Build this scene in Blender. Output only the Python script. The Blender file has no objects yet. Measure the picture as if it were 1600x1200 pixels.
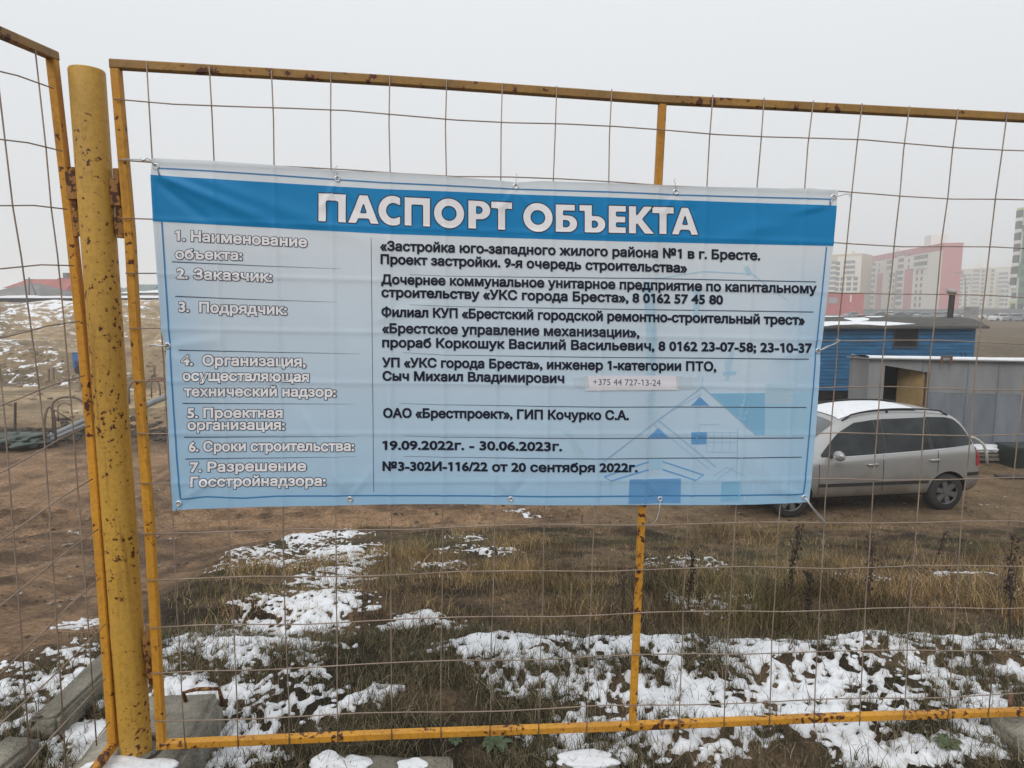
import bpy, bmesh, math, random
import numpy as np
from mathutils import Vector, Matrix
from mathutils.bvhtree import BVHTree

random.seed(7)
RNG = np.random.default_rng(11)
S = bpy.context.scene
COL = S.collection
PI = math.pi

# ------------------------------------------------------------------ camera, world, sun, exposure
F = 1050.0                                   # focal length in pixels of the 1600 px wide photograph
PITCH = math.atan(128.0 / F)
CAM = Vector((0, 0, 1.55))
cd = bpy.data.cameras.new('camera')
cd.sensor_width = 36.0
cd.lens = 36.0 * F / 1600.0
cd.clip_start = 0.05
cd.clip_end = 5000
cam = bpy.data.objects.new('camera', cd)
cam.location = CAM
cam.rotation_euler = (PI / 2 - PITCH, 0, 0)
COL.objects.link(cam)
S.camera = cam

SUN_EL, SUN_AZ = math.radians(42), math.radians(205)      # azimuth clockwise from +Y: behind the camera, a little left
world = bpy.data.worlds.new('World')
S.world = world
world.use_nodes = True
nt = world.node_tree
nt.nodes.clear()
w_out = nt.nodes.new('ShaderNodeOutputWorld')
w_bg = nt.nodes.new('ShaderNodeBackground')
w_sky = nt.nodes.new('ShaderNodeTexSky')
w_sky.sky_type = 'NISHITA'
w_sky.sun_disc = False
w_sky.sun_elevation = SUN_EL
w_sky.sun_rotation = SUN_AZ
w_sky.dust_density = 6.0
w_hsv = nt.nodes.new('ShaderNodeHueSaturation')
w_hsv.inputs['Saturation'].default_value = 0.15
w_tc = nt.nodes.new('ShaderNodeTexCoord')
w_sep = nt.nodes.new('ShaderNodeSeparateXYZ')
w_ramp = nt.nodes.new('ShaderNodeValToRGB')               # overcast layer, a little brighter overhead
w_ramp.color_ramp.elements[0].position = 0.0
w_ramp.color_ramp.elements[0].color = (7.9, 8.1, 8.3, 1)
w_ramp.color_ramp.elements[1].position = 0.55
w_ramp.color_ramp.elements[1].color = (9.7, 10.15, 10.6, 1)
w_mix = nt.nodes.new('ShaderNodeMixRGB')
w_mix.inputs[0].default_value = 0.88
nt.links.new(w_sky.outputs[0], w_hsv.inputs['Color'])
nt.links.new(w_tc.outputs['Generated'], w_sep.inputs[0])
nt.links.new(w_sep.outputs['Z'], w_ramp.inputs[0])
nt.links.new(w_hsv.outputs[0], w_mix.inputs[1])
nt.links.new(w_ramp.outputs[0], w_mix.inputs[2])
nt.links.new(w_mix.outputs[0], w_bg.inputs['Color'])
w_bg.inputs['Strength'].default_value = 0.1
nt.links.new(w_bg.outputs[0], w_out.inputs['Surface'])

sl = bpy.data.lights.new('sun', 'SUN')
sl.energy = 1.45
sl.angle = math.radians(32)
sl.color = (1.0, 0.97, 0.93)
sun = bpy.data.objects.new('sun', sl)
sd = Vector((math.sin(SUN_AZ) * math.cos(SUN_EL), math.cos(SUN_AZ) * math.cos(SUN_EL), math.sin(SUN_EL)))
sun.rotation_euler = sd.to_track_quat('Z', 'Y').to_euler()
sun.location = (0, -5, 20)
COL.objects.link(sun)

S.view_settings.view_transform = 'Standard'
S.view_settings.look = 'None'
S.view_settings.exposure = 0.0
S.view_settings.gamma = 1.0
S.cycles.max_bounces = 6
S.cycles.volume_bounces = 3
S.cycles.transparent_max_bounces = 8

# ------------------------------------------------------------------ geometry helpers
FWD = Vector((0, math.cos(PITCH), -math.sin(PITCH)))
UPV = Vector((0, math.sin(PITCH), math.cos(PITCH)))
RIGHT = Vector((1, 0, 0))


def ray(px, py):
    return RIGHT * ((px - 800) / F) + UPV * ((600 - py) / F) + FWD


def at(px, py, Y):                            # the point of the site seen at that spot of the photograph, Y metres away
    d = ray(px, py)
    return CAM + d * (Y / d.y)


class MB:
    """collects shapes that become ONE mesh object"""
    def __init__(self):
        self.v, self.f, self.m = [], [], []

    def add(self, vs, fs, mi=0):
        n = len(self.v)
        self.v += [tuple(p) for p in vs]
        self.f += [tuple(i + n for i in f) for f in fs]
        self.m += [mi] * len(fs)
        return self

    def box(self, a, b, mi=0):
        x0, y0, z0 = a
        x1, y1, z1 = b
        return self.add([(x0, y0, z0), (x1, y0, z0), (x1, y1, z0), (x0, y1, z0), (x0, y0, z1), (x1, y0, z1), (x1, y1, z1), (x0, y1, z1)],
                        [(0, 3, 2, 1), (4, 5, 6, 7), (0, 1, 5, 4), (1, 2, 6, 5), (2, 3, 7, 6), (3, 0, 4, 7)], mi)

    def bar(self, p0, p1, w, h, nrm, mi=0, c=0.15):
        """square tube from p0 to p1, h along nrm, corners chamfered"""
        p0, p1, nrm = Vector(p0), Vector(p1), Vector(nrm)
        ax = (p1 - p0).normalized()
        n = (nrm - ax * nrm.dot(ax)).normalized()
        s = ax.cross(n)
        k = min(w, h) * c
        ring = [(w / 2 - k, h / 2), (w / 2, h / 2 - k), (w / 2, -h / 2 + k), (w / 2 - k, -h / 2), (-w / 2 + k, -h / 2), (-w / 2, -h / 2 + k), (-w / 2, h / 2 - k), (-w / 2 + k, h / 2)]
        vs = [p + s * a + n * b for p in (p0, p1) for a, b in ring]
        fs = [(i, (i + 1) % 8, 8 + (i + 1) % 8, 8 + i) for i in range(8)] + [tuple(range(7, -1, -1)), tuple(range(8, 16))]
        return self.add(vs, fs, mi)

    def tube(self, pts, r, seg=8, mi=0, cap=True):
        pts = [Vector(p) for p in pts]
        rs = r if isinstance(r, (list, tuple)) else [r] * len(pts)
        vs, fs = [], []
        t = (pts[1] - pts[0]).normalized()
        ref = Vector((0, 0, 1)) if abs(t.z) < 0.9 else Vector((1, 0, 0))
        n = t.cross(ref).normalized()
        for i, p in enumerate(pts):
            a = pts[max(i - 1, 0)]
            b = pts[min(i + 1, len(pts) - 1)]
            t = (b - a).normalized()
            n = (n - t * n.dot(t)).normalized()
            bb = t.cross(n)
            for k in range(seg):
                w = 2 * PI * k / seg
                vs.append(p + (n * math.cos(w) + bb * math.sin(w)) * rs[i])
        for i in range(len(pts) - 1):
            for k in range(seg):
                fs.append((i * seg + k, i * seg + (k + 1) % seg, (i + 1) * seg + (k + 1) % seg, (i + 1) * seg + k))
        if cap:
            fs.append(tuple(range(seg - 1, -1, -1)))
            fs.append(tuple((len(pts) - 1) * seg + k for k in range(seg)))
        return self.add(vs, fs, mi)

    def grid(self, P, mi=0):
        """P[i][j] points"""
        n, m = len(P), len(P[0])
        vs = [p for row in P for p in row]
        fs = [(i * m + j, (i + 1) * m + j, (i + 1) * m + j + 1, i * m + j + 1) for i in range(n - 1) for j in range(m - 1)]
        return self.add(vs, fs, mi)

    def lump(self, c, r, seed=0, sub=2, amp=0.25, mi=0):
        bm = bmesh.new()
        bmesh.ops.create_icosphere(bm, subdivisions=sub, radius=1)
        rg = random.Random(seed)
        o = Vector((rg.random() * 50, rg.random() * 50, rg.random() * 50))
        vs = []
        from mathutils import noise
        for v in bm.verts:
            k = 1 + amp * noise.noise(v.co * 1.7 + o)
            vs.append((c[0] + v.co.x * r[0] * k, c[1] + v.co.y * r[1] * k, c[2] + v.co.z * r[2] * k))
        fs = [[v.index for v in f.verts] for f in bm.faces]
        bm.free()
        return self.add(vs, fs, mi)

    def build(self, name, mats, parent=None, smooth=False, world=True, auto=None):
        me = bpy.data.meshes.new(name)
        vs = self.v
        if parent is not None and world:
            inv = chain(parent).inverted()
            vs = [tuple(inv @ Vector(p)) for p in vs]
        me.from_pydata(vs, [], self.f)
        if not isinstance(mats, (list, tuple)):
            mats = [mats]
        for mm in mats:
            me.materials.append(mm)
        if len(mats) > 1:
            me.polygons.foreach_set('material_index', self.m)
        if smooth:
            me.polygons.foreach_set('use_smooth', [True] * len(me.polygons))
        me.update()
        o = bpy.data.objects.new(name, me)
        COL.objects.link(o)
        if parent is not None:
            o.parent = parent
        if auto is not None:
            bm = bmesh.new()
            bm.from_mesh(me)
            for e in bm.edges:
                if len(e.link_faces) == 2 and e.calc_face_angle() > math.radians(auto):
                    e.smooth = False
            for f_ in bm.faces:
                f_.smooth = True
            bm.to_mesh(me)
            bm.free()
        return o


def chain(o):
    m = Matrix.Translation(o.location) @ o.rotation_euler.to_matrix().to_4x4()
    return chain(o.parent) @ m if o.parent else m


def tag(o, label=None, cat=None, group=None, kind=None):
    if label: o['label'] = label
    if cat: o['category'] = cat
    if group: o['group'] = group
    if kind: o['kind'] = kind
    return o


def thing(name, label, cat, loc=(0, 0, 0), rz=0.0, group=None):
    o = bpy.data.objects.new(name, None)
    o.empty_display_size = 0.1
    o.location = loc
    o.rotation_euler = (0, 0, rz)
    COL.objects.link(o)
    return tag(o, label, cat, group)


def copy_tree(o, parent=None):
    c = o.copy()
    COL.objects.link(c)
    c.parent = parent
    for ch in [x for x in bpy.data.objects if x.parent == o]:
        copy_tree(ch, c)
    return c


def sstep(a, b, x):
    t = np.clip((x - a) / (b - a), 0, 1)
    return t * t * (3 - 2 * t)


def _hash(ix, iy, s):
    h = (ix.astype(np.int64) * 374761393 + iy.astype(np.int64) * 668265263 + s * 974711) & 0x7fffffff
    h = ((h ^ (h >> 13)) * 1274126177) & 0x7fffffff
    h = (h ^ (h >> 16)) & 0xffff
    return h / 65535.0


def vnoise(x, y, s=0):
    x = np.asarray(x, float)
    y = np.asarray(y, float)
    ix, iy = np.floor(x), np.floor(y)
    fx, fy = x - ix, y - iy
    fx = fx * fx * (3 - 2 * fx)
    fy = fy * fy * (3 - 2 * fy)
    a, b, c, d = _hash(ix, iy, s), _hash(ix + 1, iy, s), _hash(ix, iy + 1, s), _hash(ix + 1, iy + 1, s)
    return (a * (1 - fx) + b * fx) * (1 - fy) + (c * (1 - fx) + d * fx) * fy


def fbm(x, y, oct=4, s=0):
    t, a, n = 0, 0.5, 0
    ca, sa = math.cos(0.6), math.sin(0.6)
    for k in range(oct):
        t = t + a * vnoise(x, y, s + k * 17)
        n += a
        a *= 0.5
        x, y = 2.03 * (ca * x - sa * y) + 3.7, 2.03 * (sa * x + ca * y) - 1.9
    return t / n


# ------------------------------------------------------------------ materials
def mat(name, col, rough=0.7, metal=0.0, var=0.0, vscale=6.0, bump=0.0, bscale=40.0, col2=None, stretch=None, spec=None):
    m = bpy.data.materials.new(name)
    m.use_nodes = True
    N, L = m.node_tree.nodes, m.node_tree.links
    b = N['Principled BSDF']
    b.inputs['Base Color'].default_value = (*col, 1)
    b.inputs['Roughness'].default_value = rough
    b.inputs['Metallic'].default_value = metal
    if spec is not None:
        b.inputs['Specular IOR Level'].default_value = spec
    if var or bump:
        tc = N.new('ShaderNodeTexCoord')
        mp = N.new('ShaderNodeMapping')
        if stretch: mp.inputs['Scale'].default_value = stretch
        L.new(tc.outputs['Object'], mp.inputs[0])
    if var:
        n = N.new('ShaderNodeTexNoise')
        n.inputs['Scale'].default_value = vscale
        n.inputs['Detail'].default_value = 6
        n.inputs['Roughness'].default_value = 0.65
        L.new(mp.outputs[0], n.inputs['Vector'])
        r = N.new('ShaderNodeValToRGB')
        r.color_ramp.elements[0].position = 0.3
        r.color_ramp.elements[1].position = 0.7
        c2 = col2 or tuple(c * (1 - var) for c in col)
        c1 = col if col2 else tuple(min(1, c * (1 + var)) for c in col)
        r.color_ramp.elements[0].color = (*c2, 1)
        r.color_ramp.elements[1].color = (*c1, 1)
        L.new(n.outputs['Fac'], r.inputs[0])
        L.new(r.outputs[0], b.inputs['Base Color'])
    if bump:
        n2 = N.new('ShaderNodeTexNoise')
        n2.inputs['Scale'].default_value = bscale
        n2.inputs['Detail'].default_value = 5
        L.new(mp.outputs[0], n2.inputs['Vector'])
        bp = N.new('ShaderNodeBump')
        bp.inputs['Strength'].default_value = bump
        bp.inputs['Distance'].default_value = 0.02
        L.new(n2.outputs['Fac'], bp.inputs['Height'])
        L.new(bp.outputs[0], b.inputs['Normal'])
    return m


def rusty_paint(name, base, dull, rust=(0.07, 0.025, 0.012), amount=0.36, scale=28.0, dirt=0.5, base_rust=0.05):
    """old sprayed paint: dull patches, small chips down to rust, drips"""
    m = bpy.data.materials.new(name)
    m.use_nodes = True
    N, L = m.node_tree.nodes, m.node_tree.links
    b = N['Principled BSDF']
    tc = N.new('ShaderNodeTexCoord')

    def noise(scale, detail, vec, rough=0.6):
        n = N.new('ShaderNodeTexNoise')
        n.inputs['Scale'].default_value = scale
        n.inputs['Detail'].default_value = detail
        n.inputs['Roughness'].default_value = rough
        L.new(vec, n.inputs['Vector'])
        return n.outputs['Fac']

    def ramp(fac, p0, p1, c0=(0, 0, 0, 1), c1=(1, 1, 1, 1)):
        r = N.new('ShaderNodeValToRGB')
        r.color_ramp.elements[0].position = p0
        r.color_ramp.elements[1].position = p1
        r.color_ramp.elements[0].color = c0
        r.color_ramp.elements[1].color = c1
        L.new(fac, r.inputs[0])
        return r.outputs[0]

    def mix(fac, a, c):
        x = N.new('ShaderNodeMixRGB')
        L.new(fac, x.inputs[0])
        for sock, val in ((x.inputs[1], a), (x.inputs[2], c)):
            if isinstance(val, tuple):
                sock.default_value = (*val, 1)
            else:
                L.new(val, sock)
        return x.outputs[0]
    v = tc.outputs['Object']
    mp = N.new('ShaderNodeMapping')
    mp.inputs['Scale'].default_value = (1, 1, 0.35)
    L.new(v, mp.inputs[0])
    c = mix(ramp(noise(5, 5, mp.outputs[0]), 0.35, 0.65), base, dull)
    c = mix(ramp(noise(90, 4, v), 0.45, 0.8, (0, 0, 0, 1), (dirt, dirt, dirt, 1)), c, tuple(x * 0.45 for x in dull))
    zone = ramp(noise(3.2, 3, v), 0.36, 0.66)
    chips = noise(scale, 4, v, 0.55)
    # chips cluster in some zones
    mul = N.new('ShaderNodeMath')
    mul.operation = 'MULTIPLY_ADD'
    L.new(zone, mul.inputs[0])
    mul.inputs[1].default_value = 0.21
    L.new(chips, mul.inputs[2])
    sz = N.new('ShaderNodeSeparateXYZ')
    L.new(v, sz.inputs[0])
    low = N.new('ShaderNodeMapRange')
    low.inputs['From Min'].default_value = 0.0
    low.inputs['From Max'].default_value = 0.32
    low.inputs['To Min'].default_value = base_rust
    low.inputs['To Max'].default_value = 0.0
    L.new(sz.outputs['Z'], low.inputs['Value'])
    ad = N.new('ShaderNodeMath')
    L.new(mul.outputs[0], ad.inputs[0])
    L.new(low.outputs[0], ad.inputs[1])
    mp2 = N.new('ShaderNodeMapping')
    mp2.inputs['Scale'].default_value = (1, 1, 0.07)
    L.new(v, mp2.inputs[0])
    run = ramp(noise(46, 2, mp2.outputs[0]), 0.55, 0.70, (0, 0, 0, 1), (0.75, 0.75, 0.75, 1))
    rz_ = N.new('ShaderNodeMath')
    rz_.operation = 'MULTIPLY'
    L.new(run, rz_.inputs[0])
    L.new(zone, rz_.inputs[1])
    c = mix(rz_.outputs[0], c, (0.20, 0.085, 0.02))
    mul = ad
    e = 1 - amount
    chipmask = ramp(mul.outputs[0], e + 0.045, e + 0.06)
    halo = ramp(mul.outputs[0], e - 0.02, e + 0.05, (0, 0, 0, 1), (0.5, 0.5, 0.5, 1))
    c = mix(halo, c, (0.3, 0.11, 0.02))
    c = mix(chipmask, c, rust)
    L.new(c, b.inputs['Base Color'])
    b.inputs['Roughness'].default_value = 0.55
    b.inputs['Specular IOR Level'].default_value = 0.3
    bp = N.new('ShaderNodeBump')
    bp.invert = True
    bp.inputs['Strength'].default_value = 0.35
    bp.inputs['Distance'].default_value = 0.004
    L.new(mul.outputs[0], bp.inputs['Height'])
    L.new(bp.outputs[0], b.inputs['Normal'])
    return m


M_post = rusty_paint('post_paint', (0.57, 0.33, 0.055), (0.46, 0.27, 0.055), amount=0.30, scale=70, base_rust=0.085)
M_frame = rusty_paint('frame_paint', (0.62, 0.30, 0.03), (0.45, 0.21, 0.03), amount=0.285, scale=52)
M_rail = rusty_paint('weathered_rail_paint', (0.36, 0.2, 0.05), (0.24, 0.14, 0.05), amount=0.335, scale=42)
M_hinge = rusty_paint('rusty_hinge', (0.45, 0.22, 0.04), (0.22, 0.12, 0.05), amount=0.41, scale=60)
M_rust = mat('rusted_steel', (0.13, 0.07, 0.045), 0.85, 0, 0.5, 30, 0.3, 120)
M_wire = mat('weathered_wire', (0.28, 0.215, 0.165), 0.6, 0.25, 0.35, 9)
M_tie = mat('galvanised_tie_wire', (0.5, 0.5, 0.5), 0.45, 0.6)
M_conc = mat('old_concrete', (0.25, 0.23, 0.185), 0.95, 0, 0.55, 7, 0.9, 70)
M_conc_wet = mat('damp_concrete', (0.185, 0.168, 0.132), 0.9, 0, 0.5, 7, 0.8, 80)
M_rebar = rusty_paint('painted_rebar', (0.42, 0.23, 0.05), (0.25, 0.13, 0.04), amount=0.5, scale=60)


def snow_mat():
    m = bpy.data.materials.new('snow')
    m.use_nodes = True
    N, L = m.node_tree.nodes, m.node_tree.links
    b = N['Principled BSDF']
    tc = N.new('ShaderNodeTexCoord')
    n = N.new('ShaderNodeTexNoise')
    n.inputs['Scale'].default_value = 14
    n.inputs['Detail'].default_value = 8
    n.inputs['Roughness'].default_value = 0.7
    L.new(tc.outputs['Object'], n.inputs['Vector'])
    r = N.new('ShaderNodeValToRGB')
    r.color_ramp.elements[0].position = 0.25
    r.color_ramp.elements[0].color = (0.62, 0.64, 0.67, 1)
    r.color_ramp.elements[1].position = 0.6
    r.color_ramp.elements[1].color = (0.76, 0.77, 0.79, 1)
    L.new(n.outputs['Fac'], r.inputs[0])
    sa = N.new('ShaderNodeAttribute')
    sa.attribute_name = 'slush'
    mx = N.new('ShaderNodeMixRGB')
    L.new(sa.outputs['Fac'], mx.inputs[0])
    L.new(r.outputs[0], mx.inputs[1])
    mx.inputs[2].default_value = (0.40, 0.37, 0.34, 1)
    L.new(mx.outputs[0], b.inputs['Base Color'])
    b.inputs['Roughness'].default_value = 0.85
    n2 = N.new('ShaderNodeTexNoise')
    n2.inputs['Scale'].default_value = 55
    n2.inputs['Detail'].default_value = 6
    L.new(tc.outputs['Object'], n2.inputs['Vector'])
    bp = N.new('ShaderNodeBump')
    bp.inputs['Strength'].default_value = 0.55
    bp.inputs['Distance'].default_value = 0.015
    L.new(n2.outputs['Fac'], bp.inputs['Height'])
    L.new(bp.outputs[0], b.inputs['Normal'])
    return m


M_snow = snow_mat()


def attr_mat(name, rough=0.9, bump=0.0, translucent=0.0, fine=0.0):
    """base colour comes from the mesh's own soil / plant colour attribute"""
    m = bpy.data.materials.new(name)
    m.use_nodes = True
    N, L = m.node_tree.nodes, m.node_tree.links
    b = N['Principled BSDF']
    a = N.new('ShaderNodeAttribute')
    a.attribute_name = 'col'
    c = a.outputs['Color']
    b.inputs['Roughness'].default_value = rough
    b.inputs['Specular IOR Level'].default_value = 0.15
    if fine:
        geo = N.new('ShaderNodeNewGeometry')
        for sc, det, lo, hi in ((1.7, 8, 0.6, 1.35), (24.0, 8, 1 - fine, 1 + fine), (130.0, 4, 0.6, 1.4)):
            n = N.new('ShaderNodeTexNoise')
            n.inputs['Scale'].default_value = sc
            n.inputs['Detail'].default_value = det
            n.inputs['Roughness'].default_value = 0.7
            L.new(geo.outputs['Position'], n.inputs['Vector'])
            mr = N.new('ShaderNodeMapRange')
            mr.inputs['From Min'].default_value = 0.3
            mr.inputs['From Max'].default_value = 0.7
            mr.inputs['To Min'].default_value = lo
            mr.inputs['To Max'].default_value = hi
            L.new(n.outputs['Fac'], mr.inputs['Value'])
            v = N.new('ShaderNodeVectorMath')
            v.operation = 'SCALE'
            L.new(c, v.inputs[0])
            L.new(mr.outputs[0], v.inputs['Scale'])
            c = v.outputs[0]
            last = n.outputs['Fac'] if sc == 24.0 else (last if sc > 24 else n.outputs['Fac'])
        # thin old snow lying on the far banks (its cover is an attribute of the ground)
        sa = N.new('ShaderNodeAttribute')
        sa.attribute_name = 'snowcov'
        mp = N.new('ShaderNodeMapping')
        mp.inputs['Scale'].default_value = (0.5, 0.5, 1.0)
        L.new(geo.outputs['Position'], mp.inputs[0])
        n = N.new('ShaderNodeTexNoise')
        n.inputs['Scale'].default_value = 1.9
        n.inputs['Detail'].default_value = 9
        n.inputs['Roughness'].default_value = 0.72
        L.new(mp.outputs[0], n.inputs['Vector'])
        ad = N.new('ShaderNodeMath')
        ad.operation = 'ADD'
        L.new(sa.outputs['Fac'], ad.inputs[0])
        L.new(n.outputs['Fac'], ad.inputs[1])
        rp = N.new('ShaderNodeValToRGB')
        rp.color_ramp.elements[0].position = 0.98
        rp.color_ramp.elements[1].position = 1.0
        hf = N.new('ShaderNodeMath')
        hf.operation = 'SUBTRACT'
        L.new(ad.outputs[0], hf.inputs[0])
        hf.inputs[1].default_value = 0.0
        L.new(hf.outputs[0], rp.inputs[0])
        mx = N.new('ShaderNodeMixRGB')
        L.new(rp.outputs[0], mx.inputs[0])
        L.new(c, mx.inputs[1])
        mx.inputs[2].default_value = (0.74, 0.75, 0.77, 1)
        c = mx.outputs[0]
        bp = N.new('ShaderNodeBump')
        bp.inputs['Strength'].default_value = bump
        bp.inputs['Distance'].default_value = 0.03
        L.new(last, bp.inputs['Height'])
        L.new(bp.outputs[0], b.inputs['Normal'])
    L.new(c, b.inputs['Base Color'])
    if translucent:
        out = N['Material Output']
        t = N.new('ShaderNodeBsdfTranslucent')
        L.new(c, t.inputs[0])
        ms = N.new('ShaderNodeMixShader')
        ms.inputs[0].default_value = translucent
        L.new(b.outputs[0], ms.inputs[1])
        L.new(t.outputs[0], ms.inputs[2])
        L.new(ms.outputs[0], out.inputs['Surface'])
    return m


M_ground = attr_mat('soil', 0.95, 1.0, 0, 0.55)
M_blade = attr_mat('dry_grass', 0.85, 0, 0.2)

# ------------------------------------------------------------------ terrain
PY = [-60, -5, 1.0, 2.7, 3.0, 3.25, 4.5, 6.0, 8.5, 10.2, 13, 40, 1000]
PZ = [0.05, 0.0, 0.0, 0.0, -0.04, -0.16, -0.55, -1.02, -1.62, -1.98, -2.05, -2.1, -2.1]
LY = [16, 22, 32, 39.3, 42.6, 50, 54, 57, 61, 64, 68, 75, 120, 400]
LZ = [0, -0.2, -0.9, -1.35, 0.65, 0.9, 1.35, 1.9, 2.8, 3.65, 3.75, 3.6, 3.0, 2.0]


def road_edge(Y):                             # x of the kerb-less edge between the dirt road (left) and the weedy bank
    return np.interp(Y, [0, 2.2, 3.4, 5.2, 7.2, 8.6, 9.8, 10.6, 11.2], [-2.3, -2.15, -2.2, -2.75, -3.35, -3.1, -2.3, -0.5, 3.0])


def terrain(X, Y, detail=True):
    X = np.asarray(X, float)
    Y = np.asarray(Y, float)
    z = np.interp(Y, PY, PZ)
    left = sstep(0.16, 0.42, -X / np.maximum(Y, 1.0)) * sstep(15, 18, Y)
    Yw = Y + 2.6 * (fbm(X / 5.0, Y / 9.0, 4, 15) - 0.5) * np.clip((Y - 34) / 5, 0, 1) * np.clip((52 - Y) / 6, 0, 1)
    z = z + left * np.interp(Yw, LY, LZ)
    # humps of the excavated bank
    bank = left * sstep(40, 50, Y) * (1 - sstep(60, 66, Y))
    z = z + bank * (3.4 * (fbm(X / 8, Y / 5, 4, 5) - 0.5) + 1.1 * (fbm(X / 2.2, Y / 2.2, 3, 9) - 0.5))
    z = z + left * (1 - bank) * 0.9 * (fbm(X / 4, Y / 3, 4, 12) - 0.5) * (1 - sstep(64, 70, Y))
    # the spoil heap along the trench
    z = z + 0.5 * np.exp(-((Y - 18.2 + 0.12 * (X + 12)) / 1.3) ** 2) * sstep(4, 9, -X) * fbm(X / 1.5, Y / 1.5, 4, 2)
    if detail:
        re = road_edge(Y)
        weedy = sstep(re - 0.15, re + 0.35, X) * (1 - sstep(9.3, 10.4, Y))
        near = 1 - sstep(10, 16, Y)
        z = z + weedy * (0.12 * sstep(3.0, 4.0, Y) + 0.10 * (fbm(X / 0.55, Y / 0.55, 4, 21) - 0.5) + 0.07 * (fbm(X / 0.14, Y / 0.14, 3, 23) - 0.5))
        z = z + 0.05 * np.exp(-((Y - 2.85 - 0.12 * (fbm(X / 0.6, Y * 0 + 3, 2, 4) - 0.5)) / 0.16) ** 2) * sstep(-0.6, 0.0, X)
        # ruts of the road
        rt = (1 - weedy) * near
        d = re - X
        z = z + rt * (0.06 * np.sin(d * 5.2 + 1.2 * fbm(X / 1.3, Y / 1.3, 2, 8)) * sstep(0.2, 0.9, d) + 0.07 * (fbm(X / 0.9, Y / 0.9, 4, 31) - 0.5) + 0.035 * (fbm(X / 0.13, Y / 0.13, 3, 33) - 0.5))
    return z


def gnd(px, py):
    """where the sight line of a photograph spot meets the terrain"""
    d = ray(px, py)
    t = np.concatenate([np.linspace(1.2, 14, 500), np.linspace(14.05, 120, 1200)])
    X = CAM.x + d.x * t
    Y = CAM.y + d.y * t
    Z = CAM.z + d.z * t
    h = terrain(X, Y)
    k = np.argmax(Z < h)
    if not (Z < h).any(): k = len(t) - 1
    return Vector((X[k], Y[k], float(h[k])))


# snow that lies near the fence: blobs (photo spot, radius x, radius y, strength), measured on the ground
BLOBS = []
for px, py, rx, ry, s in [
    (300, 1010, .34, .30, 1.0), (400, 1015, .26, .22, .95), (340, 1090, .34, .26, .85), (450, 1100, .22, .16, .8), (300, 1170, .22, .2, .9), (380, 1180, .22, .16, .8), (445, 1170, .16, .1, .8),
    (560, 1095, .18, .12, .9), (600, 1080, .16, .10, .75), (500, 1010, .14, .12, .6),
    (470, 970, .26, .19, 1.1), (520, 905, .24, .30, 1.15), (480, 940, .32, .28, .95), (545, 870, .3, .4, 1.0), (575, 878, .15, .2, .9), (480, 840, .45, .6, .9), (520, 835, .4, .5, .95), (430, 880, .5, .4, .72), (420, 860, .4, .5, .65),
    (505, 930, .2, .32, 1.0), (535, 888, .2, .4, 1.05), (555, 855, .22, .5, .95), (500, 865, .22, .5, .85), (450, 985, .26, .2, 1.0), (400, 1000, .28, .2, .95), (350, 1040, .25, .2, .9), (645, 970, .12, .10, 1.15), (605, 980, .09, .07, .8), (700, 975, .14, .08, .85), (735, 1000, .25, .1, .8), (690, 1005, .1, .06, .7),
    (60, 1080, .30, .22, .8), (120, 1040, .22, .25, .9), (30, 1130, .2, .2, .85), (150, 1090, .12, .15, .9), (110, 1170, .16, .14, 1.0), (150, 1180, .12, .12, .9), (10, 1180, .18, .12, .8), (140, 975, .12, .2, .6),
    (690, 885, .3, .3, .45), (720, 860, .3, .3, .45), (780, 860, .25, .3, .4), (1060, 880, .4, .4, .45), (1110, 940, .25, .3, .4), (1320, 900, .3, .4, .35), (1520, 895, .25, .3, .5), (740, 840, .35, .4, .42),
    (900, 1150, .3, .16, .7), (1000, 1160, .3, .16, .85), (1150, 1150, .4, .14, .85), (1280, 1150, .3, .14, .85), (1350, 1180, .3, .12, .85), (1470, 1170, .25, .16, .75), (1520, 1150, .25, .14, .6), (930, 1120, .2, .1, .6),
    (1235, 1185, .14, .06, -.9), (1260, 1165, .1, .06, -.7), (660, 1150, .3, .2, -.6), (640, 1060, .22, .16, -.5), (760, 1100, .2, .2, -.35), (830, 1110, .2, .1, -.6)]:
    p = gnd(px, py)
    BLOBS.append((p.x, p.y, rx, ry, s))


def snowcov(X, Y):
    c = np.zeros_like(X)
    neg = np.zeros_like(X)
    for x, y, rx, ry, s in BLOBS:
        g = s * np.exp(-(((X - x) / rx) ** 2 + ((Y - y) / ry) ** 2))
        if s > 0: c = np.maximum(c, g)
        else: neg = neg + g
    edge = 3.02 + 0.28 * (fbm(X / 0.5, Y * 0 + 7.3, 3, 41) - 0.5)
    strip = sstep(2.15, 2.35, Y) * (1 - sstep(edge - 0.04, edge + 0.05, Y)) * sstep(-0.42, -0.1, X - 0.25 * (2.9 - Y))
    c = np.maximum(c, strip * 0.74)
    return c + neg


def snow_thick(X, Y):
    c = snowcov(X, Y)
    n = 0.32 * fbm(X / 0.20, Y / 0.12, 3, 51) + 0.33 * fbm(X / 0.075, Y / 0.045, 3, 57) + 0.35 * vnoise(X / 0.021, Y / 0.024, 59)
    t = c * 1.0 + (n - 0.5) * 4.4 - 0.44
    return np.where(c > 0.12, t, -1.0)


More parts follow.
